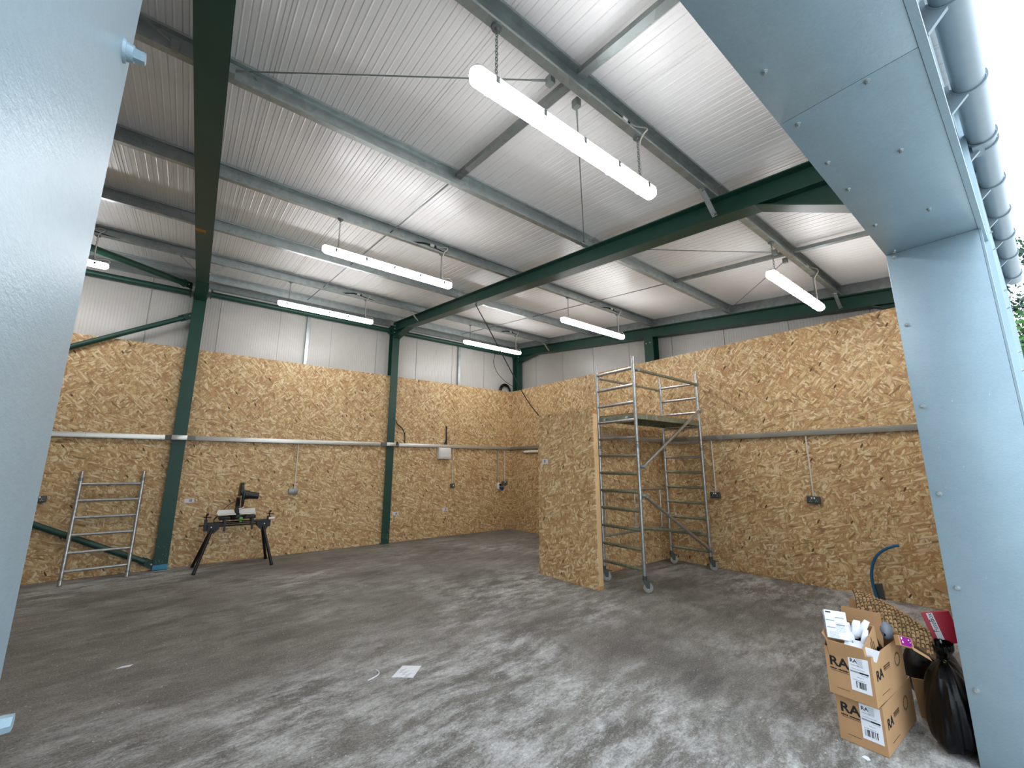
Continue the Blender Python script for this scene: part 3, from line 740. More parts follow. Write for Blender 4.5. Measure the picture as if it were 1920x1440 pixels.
# conduit drops and outlets
def drop(lab, wall, a, ztop, zbot, mat, r=0.0095):
    """wall 'B': a is x on the back wall; wall 'R': a is y on the right wall"""
    def P(da, out, z): return V((a + da, D - out, z)) if wall == 'B' else V((GX - out, a + da, z))
    t = thing('conduit', P(0, 0.02, zbot), lab, 'conduit', 'conduit drops below the trunking')
    MB().cyl(P(0, 0.022, ztop), P(0, 0.022, zbot), r, n=12).build('pipe', mat, t)
    for z in (ztop - 0.10, zbot + 0.10):
        b = MB(); pts = [P(-0.024, 0.003, z), P(-0.013, 0.005, z), P(-0.012, 0.026, z), P(0, 0.033, z), P(0.012, 0.026, z), P(0.013, 0.005, z), P(0.024, 0.003, z)]
        b.tube(pts, 0.004, 6); b.build('saddle', mat, t)
def outlet(lab, wall, a, z, wd, hg, dp, mat, cat='socket', kind='double'):
    def P(da, out, zz): return V((a + da, D - out, zz)) if wall == 'B' else V((GX - out, a - da, zz))
    nrm = P(0, 1, 0) - P(0, 0, 0); ex = P(1, 0, 0) - P(0, 0, 0)
    t = thing('wall_socket', P(0, 0, z - hg / 2), lab, cat, 'electrical outlets on the boarded walls')
    def bx(c0, hw, hh, o0, o1, b=None): return (b or MB()).obox(P(c0[0], (o0 + o1) / 2, c0[1]), ex * hw, nrm * (o1 - o0) / 2, (0, 0, hh))
    bx((0, z), wd / 2, hg / 2, 0.001, dp).build('box', mat, t, bevel=0.004)
    if kind in ('double', 'single'):
        bx((0, z), wd / 2 + 0.002, hg / 2 + 0.002, dp - 0.0005, dp + 0.008).build('face_plate', mat, t, bevel=0.003)
        f = dp + 0.008
        if kind == 'double':
            for s in (-1, 1):
                bx((s * 0.016, z + 0.026), 0.0085, 0.012, f, f + 0.004).build('switch', M['white_pl'], t, bevel=0.001)
                b = MB(); c = (s * 0.036, z - 0.012)
                for (du, dv, hw, hh) in ((0, 0.012, 0.0025, 0.005), (-0.011, -0.008, 0.006, 0.002), (0.011, -0.008, 0.006, 0.002)):
                    bx((c[0] + du, c[1] + dv), hw, hh, f, f + 0.0008, b)
                b.build('pin_slots', M['white_pl'], t)
        else:
            bx((0.008, z + 0.004), 0.011, 0.018, f, f + 0.005).build('switch', M['white_pl'], t, bevel=0.001)
    return t
drop('white conduit drop on the boards right of the mitre saw', 'B', 1.838, TZ0, 1.19, M['conduit'])
outlet('grey metal connection box on the boards right of the mitre saw', 'B', 1.82, 1.152, 0.16, 0.095, 0.05, M['grey_box'], 'connection box', 'blank')
drop('white conduit drop beside the white consumer unit', 'B', 5.317, TZ0, 1.205, M['conduit'])
outlet('small grey isolator switch below the conduit beside the consumer unit', 'B', 5.317, 1.16, 0.095, 0.10, 0.045, M['grey_dk'], 'switch', 'single')
drop('galvanised conduit drop down to the blue industrial socket', 'B', 6.672, TZ0, 1.20, M['galv'], 0.0105)
drop('white conduit drop nearest the back corner', 'B', 6.903, TZ0, 1.225, M['conduit'])
outlet('grey double socket in the back corner right of the blue one', 'B', 6.905, 1.18, 0.155, 0.095, 0.045, M['grey_dk'])
drop('white conduit drop on the right wall beside the scaffold tower', 'R', 3.56, TZ0, 1.20, M['conduit'])
outlet('dark grey double socket on the right wall beside the scaffold tower', 'R', 3.565, 1.155, 0.155, 0.095, 0.045, M['grey_dk'])
drop('white conduit drop on the right wall farther from the tower, nearer the opening', 'R', 2.172, TZ0, 1.20, M['conduit'])
outlet('dark grey double socket on the right wall, the one nearer the opening', 'R', 2.172, 1.16, 0.155, 0.095, 0.045, M['grey_dk'])
outlet('grey socket at the left edge of the boards, partly behind the jamb', 'B', -1.50, 1.16, 0.155, 0.095, 0.045, M['grey_dk'])
# blue industrial socket
t = thing('industrial_socket', (6.72, D, 1.02), 'white and blue industrial socket under the galvanised conduit', 'socket')
MB().box(6.665, 6.745, D - 0.06, D - 0.001, 1.03, 1.195).build('box', M['white_pl'], t, bevel=0.006)
MB().cyl((6.73, D - 0.06, 1.145), (6.73, D - 0.085, 1.145), 0.03, n=16).build('rotary_switch', M['black'], t)
MB().cyl((6.74, D - 0.06, 1.075), (6.755, D - 0.13, 1.045), 0.042, n=18).cyl((6.755, D - 0.13, 1.045), (6.757, D - 0.14, 1.041), 0.049, n=18).build('blue_cap', M['blue'], t)
# consumer unit
t = thing('consumer_unit', (5.045, D, 1.79), 'white metal consumer unit fixed under the trunking', 'fuse box')
MB().box(4.885, 5.205, D - 0.11, D - 0.001, 1.795, 2.055).build('case', M['white_pl'], t, bevel=0.006)
MB().box(4.905, 5.185, D - 0.122, D - 0.1105, 1.83, 2.045).build('cover', M['white_pl'], t, bevel=0.004)
b = MB()
for x in (4.935, 5.155): b.cyl((x, D - 0.122, 1.93), (x, D - 0.126, 1.93), 0.006, n=8)
b.build('cover_screws', M['galv'], t)
# paper stickers on the boards
for (p, ax, lab) in (((0.244, D - 0.001, 1.055), 'B', 'white sticker on the boards left of the mitre saw'),
                     ((3.915, D - 0.001, 0.60), 'B', 'white sticker low on the boards right of the second column'),
                     ((5.145, D - 0.001, 0.615), 'B', 'white sticker low on the boards below the consumer unit'),
                     ((4.599, 5.0, 1.70), 'P', 'white sticker on the partition panel')):
    x, y, z = p; wd, hg = (0.135, 0.07) if ax == 'B' else (0.13, 0.075)
    if ax == 'B': b = MB().box(x - wd / 2, x + wd / 2, y - 0.0012, y, z - hg / 2, z + hg / 2); q = MB().box(x + 0.0, x + 0.04, y - 0.002, y - 0.0013, z - 0.022, z + 0.022)
    else: b = MB().box(x - 0.0012, x, y - wd / 2, y + wd / 2, z - hg / 2, z + hg / 2); q = MB().box(x - 0.002, x - 0.0013, y - 0.012, y + 0.028, z - 0.022, z + 0.024)
    o = tag(b.build('paper_sticker', M['sticker']), lab, 'sticker', 'paper stickers'); q.build('printed_patch', M['ink_grey'], o)

# loose cables on the back wall
def cable(lab, paths, r, loc):
    t = thing('loose_cable', loc, lab, 'cable')
    for p in paths: MB().tube(smooth_path(p), r, 8).build('strand', M['black'], t)
cable('black cable curving off the second column into the trunking', [[(3.80, D - 0.02, 2.66), (3.84, D - 0.02, 2.57), (3.96, D - 0.03, 2.47), (4.03, D - 0.03, 2.33), (4.035, D - 0.03, TZ1)]], 0.011, (4.03, D, TZ1))
cable('pair of black cables standing out of the trunking above the consumer unit', [[(5.10, D - 0.02, 2.59), (5.115, D - 0.02, 2.45), (5.11, D - 0.025, 2.28), (5.10, D - 0.03, TZ1)], [(5.125, D - 0.02, 2.58), (5.115, D - 0.03, 2.45), (5.12, D - 0.03, 2.3), (5.06, D - 0.03, TZ1)], [(5.11, D - 0.02, 2.56), (5.12, D - 0.025, 2.4), (5.125, D - 0.03, 2.25), (5.13, D - 0.03, TZ1)]], 0.010, (5.1, D, TZ1))
t = thing('cable_coil', (6.95, 9.11, OSB_T), 'coil of thick black cable resting on top of the boards by the corner column', 'cable coil')
for q in range(4):
    c = V((6.95 + q * 0.012, 9.155 + q * 0.012, OSB_T + 0.0)); R = 0.185 - 0.012 * q
    MB().tube([c + V((R * math.cos(a), 0.01 * math.sin(3 * a + q), 0.02 + R * math.sin(a) + 0.0)) for a in [PI * j / 18 for j in range(19)]], 0.018, 8).build('turn', M['black'], t)
cable('black cable hanging from the middle rafter to the partition panel', [[(3.69, 5.70, rb(5.7) + 0.004), (3.88, 5.59, 3.93), (4.17, 5.42, 3.29), (4.44, 5.28, 2.74), (4.62, 5.16, 2.446)]], 0.0085, (4.62, 5.16, 2.44))
cable('thin black cable dropping from the back lamp to the corner column', [[(6.56, 9.10, 4.68), (6.50, 9.08, 4.40), (6.62, 9.06, 4.12), (6.88, 9.05, 3.92), (7.10, 9.04, 3.82), (7.27, 9.035, 3.78)]], 0.007, (7.1, 9.1, 4.0))
# galvanised sheeting posts between eaves strut and boards
for x, lab in ((1.83, 'galvanised sheeting post above the boards over the mitre saw'), (5.49, 'galvanised sheeting post above the boards over the consumer unit')):
    tag(MB().prof([(-0.03, 0), (0.03, 0), (0.03, 0.06), (0.027, 0.06), (0.027, 0.003), (-0.027, 0.003), (-0.027, 0.06), (-0.03, 0.06)], (x, 9.20, OSB_T - 0.3), (x, 9.20, 4.80), (1, 0, 0), (0, 1, 0)).build('sheeting_post', M['galv'], None, smooth=False), lab, 'post', 'sheeting posts')
# small strip lamp under the trunking behind the partition panel
t = thing('wall_lamp', (GX - 0.03, 7.9, 1.98), 'unlit white strip lamp under the trunking, half hidden by the partition panel', 'lamp')
b = MB().cyl((GX - 0.035, 7.35, 1.985), (GX - 0.035, 8.48, 1.985), 0.033, n=16).ball((GX - 0.035, 8.48, 1.985), 0.033, 12).ball((GX - 0.035, 7.35, 1.985), 0.033, 12); b.build('body', M['white_pl'], t)
MB().tube([(GX - 0.03, 8.50, 1.99), (GX - 0.03, 8.56, 1.995), (GX - 0.03, 8.575, 2.02), (GX - 0.03, 8.56, TZ0)], 0.006, 6).build('cable', M['cable_w'], t)

# ------------------------------------------------------------------ free end of the partition: a boarded stud panel
t = thing('partition_panel', (4.66, 4.58, 0), 'strand board panel on bare timber studs, standing left of the scaffold tower', 'partition')
MB().box(4.60, 4.616, 3.995, 5.165, 0.002, 2.44).build('board', M['osb'], t)
for y in (3.998, 4.58, 5.12):
    if y == 4.58: MB().box(4.617, 4.712, y - 0.03, y + 0.015, 0.048, 2.37).build('stud', M['timber'], t, bevel=0.002)
    else: MB().box(4.617, 4.712, y, y + 0.045, 0.048, 2.37).build('stud', M['timber'], t, bevel=0.002)
MB().box(4.617, 4.712, 4.0, 5.16, 0.001, 0.047).build('sole_plate', M['timber_e'], t)
MB().box(4.617, 4.712, 4.0, 5.16, 2.371, 2.418).build('head_plate', M['timber_e'], t)

# ------------------------------------------------------------------ scaffold tower
ST = [V((5.075, 4.285, 0)), V((5.04, 3.575, 0)), V((6.86, 4.30, 0)), V((6.905, 3.635, 0))]
tow = thing('scaffold_tower', (5.97, 3.95, 0), 'aluminium scaffold tower on castors between the partition panel and the right wall', 'scaffold')
RG = [0.275 + 0.25 * k for k in range(12)]
frames = []
for (a, c, top) in ((ST[0], ST[1], (3.21, 3.20)), (ST[2], ST[3], (3.22, 3.24))):
    for lo, hi, last in ((0.20, 1.955, False), (1.965, None, True)):
        for p, tp in zip((a, c), top):
            h = tp if last else hi
            b = MB().cyl(p + V((0, 0, lo)), p + V((0, 0, h - (0.12 if last else 0))), 0.0255, n=14)
            if last: b.cyl(p + V((0, 0, h - 0.1201)), p + V((0, 0, h)), 0.0205, n=12)
            f = b.build('standard', M['alu'], tow)
            if not last: MB().cyl(p + V((0, 0, h - 0.075)), p + V((0, 0, h - 0.02)), 0.030, n=14).build('joint_collar', M['galv_dull'], f)
    for z in RG:
        MB().cyl(a + V((0, 0, z)), c + V((0, 0, z)), 0.0235, n=12).build('rung', M['alu_moss'] if z < 1.6 else M['alu'], tow)
def caster(p, ang):
    d = V((math.cos(ang), math.sin(ang), 0)); s = V((-d.y, d.x, 0)); c = p + d * 0.035
    b = MB().cyl(p + V((0, 0, 0.205)), p + V((0, 0, 0.145)), 0.029, n=14)
    for k in (-1, 1):
        o = s * 0.026 * k
        b.add([p + o + V((0, 0, 0.15)) - d * 0.03, p + o + V((0, 0, 0.15)) + d * 0.06, c + o + d * 0.02 + V((0, 0, 0.052)), c + o - d * 0.02 + V((0, 0, 0.052)),
               p + o * 1.15 + V((0, 0, 0.15)) - d * 0.03, p + o * 1.15 + V((0, 0, 0.15)) + d * 0.06, c + o * 1.15 + d * 0.02 + V((0, 0, 0.052)), c + o * 1.15 - d * 0.02 + V((0, 0, 0.052))],
              [(0, 1, 2, 3), (7, 6, 5, 4), (0, 4, 5, 1), (1, 5, 6, 2), (2, 6, 7, 3), (3, 7, 4, 0)])
    b.obox(p + V((0, 0, 0.148)) + d * 0.015, d * 0.045, s * 0.03, (0, 0, 0.004))
    b.obox(p + d * 0.085 + V((0, 0, 0.135)), d * 0.025, s * 0.018, (0, 0, 0.004))
    k = b.build('castor', M['grey_dk'], tow)
    MB().cyl(c - s * 0.021 + V((0, 0, 0.0625)), c + s * 0.021 + V((0, 0, 0.0625)), 0.062, n=28).build('wheel', M['rubber'], k)
    MB().cyl(c - s * 0.028 + V((0, 0, 0.0625)), c + s * 0.028 + V((0, 0, 0.0625)), 0.03, n=16).build('hub', M['galv'], k)
for p, a in zip(ST, (-0.75, -0.8, -0.75, -0.9)): caster(p, a)
def sbrace(p0, p1, mat, r=0.0235, hooks=True):
    p0, p1 = V(p0), V(p1); d = (p1 - p0).normalized()
    o = MB().cyl(p0 + d * 0.05, p1 - d * 0.05, r, n=12).build('brace', mat, tow)
    for p, s in ((p0, 1), (p1, -1)):
        b = MB(); b.cyl(p + d * s * 0.075, p + d * s * 0.02, r * 0.9, r * 1.25, n=10); b.cyl(p - V((0, 0.034, 0)), p + V((0, 0.034, 0)), 0.028, n=12)
        b.build('brace_hook', M['galv'], o)
off = V((0, -0.05, 0))
z_ = lambda p, z: V((p.x, p.y, z))
sbrace(z_(ST[1], 1.225) + V((0.05, -0.045, 0)), z_(ST[3], 0.30) + V((-0.05, -0.045, 0)), M['alu'])
sbrace(z_(ST[1], 1.62) + V((0.05, -0.045, 0)), z_(ST[3], 2.55) + V((-0.05, -0.045, 0)), M['alu'])
sbrace(z_(ST[1], 3.0) + V((0.04, -0.03, 0)), z_(ST[3], 3.0) + V((-0.04, -0.03, 0)), M['alu_moss'], 0.023)
sbrace(z_(ST[0], 3.0) + V((0.04, 0.03, 0)), z_(ST[2], 3.0) + V((-0.04, 0.03, 0)), M['alu'], 0.021)
sbrace(ST[1] + V((0.01, 0.08, 0.80)), ST[3] + V((0.0, 0.14, 0.56)), M['alu_moss'])
# guardrail frame on the partition side
b = MB()
A, B_ = ST[0] + V((0.03, 0.05, 0)), ST[2] + V((-0.03, 0.05, 0))
for z in (0.60, 1.24): b.cyl(z_(A, z), z_(B_, z), 0.020, n=12)
for f in (0.06, 0.5, 0.93): b.cyl(z_(A.lerp(B_, f), 0.60), z_(A.lerp(B_, f), 1.24), 0.013, n=10)
b.build('guardrail_frame', M['alu'], tow)
# platform deck
x0, x1, ya, yb, zt = 5.085, 6.86, 3.625, 4.27, 2.385
dk = MB().box(x0, x1, ya, yb, zt - 0.012, zt).build('platform', M['card_in'], tow)
b = MB()
for y in (ya, yb - 0.03): b.box(x0, x1, y, y + 0.03, zt - 0.085, zt - 0.0125)
for x in (x0, x1 - 0.03): b.box(x, x + 0.03, ya + 0.031, yb - 0.031, zt - 0.085, zt - 0.0125)
for x in (5.5, 5.95, 6.4): b.box(x, x + 0.03, ya + 0.031, yb - 0.031, zt - 0.06, zt - 0.0125)
b.build('deck_frame', M['alu_moss'], dk)
b = MB()
for x in (x0, x1):
    for y in (ya + 0.12, yb - 0.12): b.cyl((x, y - 0.02, RG[8] + 0.03), (x, y + 0.02, RG[8] + 0.03), 0.036, n=14)
for x in (5.35, 5.6): b.box(x, x + 0.045, ya - 0.004, ya, zt - 0.08, zt - 0.005)
b.build('deck_hook', M['galv'], dk)

# ------------------------------------------------------------------ ladder frame leaning on the boards
lad = thing('ladder_frame', (-0.73, 8.75, 0), 'spare aluminium scaffold end frame leaning on the boards by the taped column', 'ladder frame')
A0, B0 = V((-1.07, 8.735, 0.0)), V((-0.385, 8.80, 0.0)); A1, B1 = V((-1.10, 9.085, 1.55)), V((-0.393, 9.09, 1.545))
for p, q in ((A0, A1), (B0, B1)):
    d = (q - p).normalized()
    st = MB().cyl(p + d * 0.005, q - d * 0.13, 0.0255, n=14).cyl(q - d * 0.14, q, 0.0205, n=12).build('stile', M['alu'], lad)
    MB().cyl(p + d * 0.07, p + d * 0.10, 0.0275, n=12).cyl(q - d * 0.15, q - d * 0.10, 0.0275, n=12).build('collar', M['galv_dull'], st)
for k in range(6):
    f = 0.115 + 0.1525 * k
    MB().cyl(A0.lerp(A1, f), B0.lerp(B1, f), 0.021, n=12).build('rung', M['alu'], lad)

# ------------------------------------------------------------------ mitre saw on its stand
std = thing('saw_stand', (0.93, 8.66, 0), 'black folding saw stand in front of the boarded back wall', 'saw stand')
Y = 8.66
b = MB()
for dy in (-0.05, 0.05): b.cyl((0.50, Y + dy, 0.70), (1.38, Y + dy, 0.70), 0.018, n=12)
b.cyl((0.55, Y, 0.655), (1.33, Y, 0.655), 0.012, n=10)
b.build('beam', M['black_m'], std)
for (fx_, tx) in ((0.40, 0.585), (1.45, 1.295)):
    for fy in (8.36, 8.965):
        sy = -1 if fy < Y else 1
        p0, p1 = V((fx_, fy, 0.012)), V((tx, Y + sy * 0.05, 0.64))
        lg = MB().cyl(p0, p1, 0.023, n=12).build('leg', M['black_m'], std)
        d = (p1 - p0).normalized()
        MB().cyl(p0 - d * 0.008, p0 + d * 0.035, 0.0255, n=12).build('rubber_foot', M['black'], lg)
for tx, sg in ((0.585, 1), (1.295, -1)):
    b = MB()
    pr_ = [(-0.07, 0.71), (0.10, 0.71), (0.085, 0.62), (0.02, 0.555), (-0.05, 0.545), (-0.075, 0.60)]
    for y in (Y - 0.075, Y + 0.068): b.prof([(a * sg, z) for a, z in pr_], (tx, y, 0), (tx, y + 0.007, 0), (1, 0, 0), (0, 0, 1))
    br = b.build('leg_bracket', M['black_m'], std)
    MB().cyl((tx - 0.02 * sg, Y - 0.076, 0.655), (tx - 0.02 * sg, Y - 0.082, 0.655), 0.009, n=10).build('pivot_bolt', M['steel'], br)
for x, lab in ((0.485, 'left'), (1.385, 'right')):
    b = MB().box(x - 0.02, x + 0.02, Y - 0.08, Y + 0.08, 0.60, 0.77).cyl((x, Y - 0.03, 0.76), (x, Y - 0.03, 0.85), 0.009, n=8).ball((x + 0.012, Y - 0.03, 0.853), 0.020, 10)
    b.cyl((x - 0.03, Y - 0.02, 0.81), (x + 0.07, Y - 0.02, 0.805), 0.008, n=8).cyl((x, Y - 0.09, 0.69), (x - (0.09 if lab == 'left' else -0.02), Y - 0.09, 0.69), 0.011, n=8)
    b.build('work_support', M['black'], std)
MB().cyl((1.37, Y - 0.085, 0.735), (1.46, Y - 0.085, 0.735), 0.022, n=12).build('roller', M['white_pl'], std)
for x in (0.74, 1.13):
    b = MB().box(x - 0.018, x + 0.018, Y - 0.10, Y + 0.16, 0.719, 0.748).box(x - 0.014, x + 0.014, Y - 0.115, Y - 0.085, 0.58, 0.77).box(x - 0.02, x + 0.02, Y - 0.12, Y - 0.08, 0.69, 0.72)
    b.build('saw_clamp', M['black'], std)
MB().tube(smooth_path([(0.70, 8.60, 0.78), (0.63, 8.62, 0.82), (0.59, 8.64, 0.76), (0.60, 8.66, 0.72)]), 0.005, 6).build('hose', M['black'], std)
saw = thing('mitre_saw', (0.92, 8.68, 0.75), 'black mitre saw with white fence clamped on the folding stand', 'mitre saw')
b = MB().box(0.66, 1.18, 8.62, 8.86, 0.75, 0.80).cyl((0.92, 8.70, 0.749), (0.92, 8.70, 0.825), 0.135, n=28)
b.build('base', M['black'], saw, bevel=0.004)
MB().box(0.635, 0.885, 8.60, 8.80, 0.8255, 0.84).box(0.945, 1.175, 8.60, 8.80, 0.8255, 0.84).build('table', M['white_pl'], saw, bevel=0.002)
MB().prof([(0.625, 0.835), (0.895, 0.835), (0.86, 0.897), (0.64, 0.900)], (0, 8.80, 0), (0, 8.825, 0), (1, 0, 0), (0, 0, 1)).prof([(0.925, 0.833), (1.185, 0.833), (1.18, 0.905), (0.925, 0.90)], (0, 8.80, 0), (0, 8.825, 0), (1, 0, 0), (0, 0, 1)).build('fence', M['white_pl'], saw)
b = MB(); b.cyl((0.94, 8.62, 0.80), (0.95, 8.53, 0.765), 0.014, n=10).build('mitre_handle', M['black'], saw)
MB().ball((0.953, 8.52, 0.762), 0.032, 14).cyl((0.95, 8.53, 0.735), (0.95, 8.53, 0.71), 0.02, n=10).build('mitre_knob', M['green_k'], saw)
# arm, guard and blade turned edge-on, motor to the side
MB().prof([(8.78, 0.80), (8.88, 0.80), (8.90, 0.98), (8.84, 1.10), (8.76, 1.06), (8.80, 0.95)], (0.885, 0, 0), (0.945, 0, 0), (0, 1, 0), (0, 0, 1)).build('pivot_arm', M['black'], saw, bevel=0.006)
def disc(cx, cy, cz, r, x0, x1, a0, a1, n=20):
    return [(cy + r * math.cos(a0 + (a1 - a0) * i / n), cz + r * math.sin(a0 + (a1 - a0) * i / n)) for i in range(n + 1)]
gp = disc(0, 8.66, 1.20, 0.155, 0, 0, -0.6, PI + 0.35, 22)
MB().prof(gp, (0.900, 0, 0.0), (0.952, 0, 0.0), (0, 1, 0), (0, 0, 1)).build('blade_guard', M['black'], saw, bevel=0.008)
MB().prof(disc(0, 8.66, 1.20, 0.1575, 0, 0, 1.2, 1.95, 8) + disc(0, 8.66, 1.20, 0.12, 0, 0, 1.95, 1.2, 8), (0.898, 0, 0), (0.954, 0, 0), (0, 1, 0), (0, 0, 1)).build('guard_mark', M['lime'], saw)
MB().cyl((0.922, 8.66, 1.17), (0.926, 8.66, 1.17), 0.14, n=40).build('blade', M['steel'], saw)
MB().prof([(8.60, 1.21), (8.74, 1.24), (8.80, 1.02), (8.74, 0.93), (8.64, 1.00)], (0.955, 0, 0), (0.99, 0, 0), (0, 1, 0), (0, 0, 1)).build('gear_housing', M['grey_dk'], saw, bevel=0.01)
MB().cyl((0.985, 8.66, 1.14), (1.05, 8.66, 1.14), 0.078, 0.072, n=24).cyl((1.05, 8.66, 1.135), (1.19, 8.66, 1.115), 0.062, 0.056, n=24).build('motor', M['black'], saw)
MB().tube([(0.95, 8.56, 1.09), (0.955, 8.52, 1.05), (0.955, 8.52, 0.98), (0.95, 8.56, 0.95)], 0.014, 8).build('handle', M['black'], saw)
MB().cyl((0.935, 8.80, 0.90), (1.0, 8.80, 0.93), 0.016, n=12).cyl((0.93, 8.72, 0.94), (0.985, 8.70, 0.955), 0.014, n=10).build('lock_lever', M['steel'], saw)
MB().tube(smooth_path([(0.90, 8.82, 1.02), (0.85, 8.86, 1.01), (0.76, 8.88, 0.94), (0.70, 8.88, 0.86), (0.64, 8.80, 0.79), (0.60, 8.72, 0.76)]), 0.005, 6).build('power_cord', M['black'], saw)

# ------------------------------------------------------------------ rubbish by the right jamb
XE, YE, ZE = V((1, 0, 0)), V((0, 1, 0)), V((0, 0, 1))
def carton(name, lab, cat, o, yaw, L, W, H, grp, flaps, pitch=0.0, t=0.005):
    """open-topped cardboard box; o = near corner on the floor where the printed end meets the long side facing the opening.
    end face runs along +w (away), long side along +l"""
    l = V((math.cos(yaw) * math.cos(pitch), math.sin(yaw) * math.cos(pitch), math.sin(pitch))); wv = V((-math.sin(yaw), math.cos(yaw), 0)); o = V(o)
    ZE = l.cross(wv)
    T = thing(name, o, lab, cat, grp)
    P = lambda a, b_, c: o + l * a + wv * b_ + ZE * c
    def wall(b, a0, a1, b0, b1, z0, z1): b.obox(P((a0 + a1) / 2, (b0 + b1) / 2, (z0 + z1) / 2), l * (a1 - a0) / 2, wv * (b1 - b0) / 2, ZE * (z1 - z0) / 2)
    b = MB(); wall(b, 0, L, 0, W, 0, t); wall(b, 0, t, 0, W, t, H); wall(b, L - t, L, 0, W, t, H); wall(b, t, L - t, 0, t, t, H); wall(b, t, L - t, W - t, W, t, H)
    b.build('body', M['card'], T)
    for (side, ang, ln) in flaps:
        b = MB()
        if side == 'e': base, d, out = P(0, W / 2, H), wv * (W / 2 - 0.004), -l
        elif side == 'f': base, d, out = P(L, W / 2, H), wv * (W / 2 - 0.004), l
        elif side == 'n': base, d, out = P(L / 2, 0, H), l * (L / 2 - 0.004), -wv
        else: base, d, out = P(L / 2, W, H), l * (L / 2 - 0.004), wv
        up = out * math.cos(ang) + ZE * math.sin(ang)
        b.obox(base + up * ln / 2, d, up * ln / 2, d.normalized().cross(up) * t * 0.35)
        b.build('flap', M['card'], T)
    return T, P, l, wv
def print_end(T, P, l, wv, W, H, full=True):
    """printed end: big logo, small print, address label, tape line. text runs from far (left in view) to near"""
    ex = -wv
    b = MB(); put_text(b, 'RA', P(-0.0012, W - 0.018, H * 0.62), ex, ZE, 0.072, fit=0.098, bold=0.0018, ext=0.0003)
    for k in range(13):
        y = W - 0.022 - k * 0.0072
        if k == 5: continue
        b.obox(P(-0.0012, y, H * 0.555), wv * 0.0027, l * 0.0003, ZE * random.uniform(0.003, 0.0045))
    b.obox(P(-0.0012, W - 0.069, H * 0.515), wv * 0.046, l * 0.0003, ZE * 0.0009)
    b.obox(P(-0.0012, W - 0.075, H * 0.16), wv * 0.032, l * 0.0003, ZE * 0.0008)
    b.build('printed_logo', M['ink'], T)
    y1, y0 = W * 0.49, W * 0.49 - 0.098; z1 = H * 0.93; z0 = z1 - 0.185
    b = MB(); b.obox(P(-0.001, (y0 + y1) / 2, (z0 + z1) / 2), wv * (y1 - y0) / 2, l * 0.0006, ZE * (z1 - z0) / 2)
    lb = b.build('address_label', M['paper'], T); lb['label'] = 'white address label'
    b = MB(); put_text(b, 'RA', P(-0.0021, y1 - 0.008, z1 - 0.032), ex, ZE, 0.027, fit=0.034, bold=0.0006, ext=0.0002)
    for i in range(34):
        if random.random() < 0.38: continue
        y = y1 - 0.014 - i * 0.0018
        b.obox(P(-0.002, y, z0 + 0.036), wv * random.choice((0.0005, 0.0009)), l * 0.0002, ZE * 0.017)
    b.obox(P(-0.002, (y0 + y1) / 2 - 0.022, z0 + 0.104), wv * 0.022, l * 0.0002, ZE * 0.0042)
    lb2 = b.build('label_print', M['ink'], lb)
    b = MB()
    for (dz, n, a) in ((-0.046, 9, 0.005), (-0.066, 15, 0.005), (-0.092, 10, 0.05), (-0.108, 7, 0.03), (-0.124, 13, 0.005), (-0.132, 12, 0.02)):
        for k in range(n):
            y = y1 - 0.008 - a - k * 0.0044
            if y < y0 + 0.006: break
            b.obox(P(-0.002, y, z1 + dz), wv * 0.0017, l * 0.0002, ZE * random.uniform(0.001, 0.0017))
    for k in range(9): b.obox(P(-0.002, y1 - 0.056, z1 - 0.008 - k * 0.0052), wv * 0.014, l * 0.0002, ZE * 0.0007)
    b.obox(P(-0.002, (y0 + y1) / 2 + 0.022, z0 + 0.104), wv * 0.022, l * 0.0002, ZE * 0.0042)
    b.build('label_small_print', M['ink_grey'], lb)
def print_side(T, P, l, wv, H, L):
    b = MB(); put_text(b, 'RA', P(0.05, -0.0012, H * 0.48), l, ZE, 0.075, fit=0.11, bold=0.0018, ext=0.0003)
    b.build('printed_logo', M['ink'], T)
    b = MB()
    for r in range(2):
        for k in range(11): b.obox(P(0.185 + k * 0.0105, -0.0012, H * (0.66 - r * 0.045)), l * 0.004, wv * 0.0003, ZE * random.uniform(0.003, 0.005))
    b.obox(P(0.24, -0.0012, H * 0.575), l * 0.055, wv * 0.0003, ZE * 0.001)
    b.obox(P(0.17, -0.0012, H * 0.16), l * 0.07, wv * 0.0003, ZE * 0.0012)
    for k in range(14):
        a = 2 * PI * k / 14; b.obox(P(0.44 + 0.045 * math.cos(a), -0.0012, H * 0.6 + 0.035 * math.sin(a)), l * 0.006, wv * 0.0003, ZE * 0.006)
    b.build('small_print', M['ink_brown'], T)
grp = 'stacked cardboard boxes by the jamb'
LO, UP = (3.378, 0.832, 0.002), (3.322, 0.838, 0.264)
T, P, l, wv = carton('cardboard_box', 'lower cardboard box of the stack, standing on the concrete floor', 'cardboard box', LO, -0.035, 0.62, 0.228, 0.255, grp, [('b', 2.2, 0.10)])
print_end(T, P, l, wv, 0.228, 0.255); print_side(T, P, l, wv, 0.255, 0.62)
T, P, l, wv = carton('cardboard_box', 'upper cardboard box of the stack, open and full of packaging', 'cardboard box', UP, -0.06, 0.56, 0.232, 0.262, grp, [('f', 0.9, 0.07), ('b', 1.9, 0.06)])
print_end(T, P, l, wv, 0.232, 0.262); print_side(T, P, l, wv, 0.262, 0.56)
UPP = P
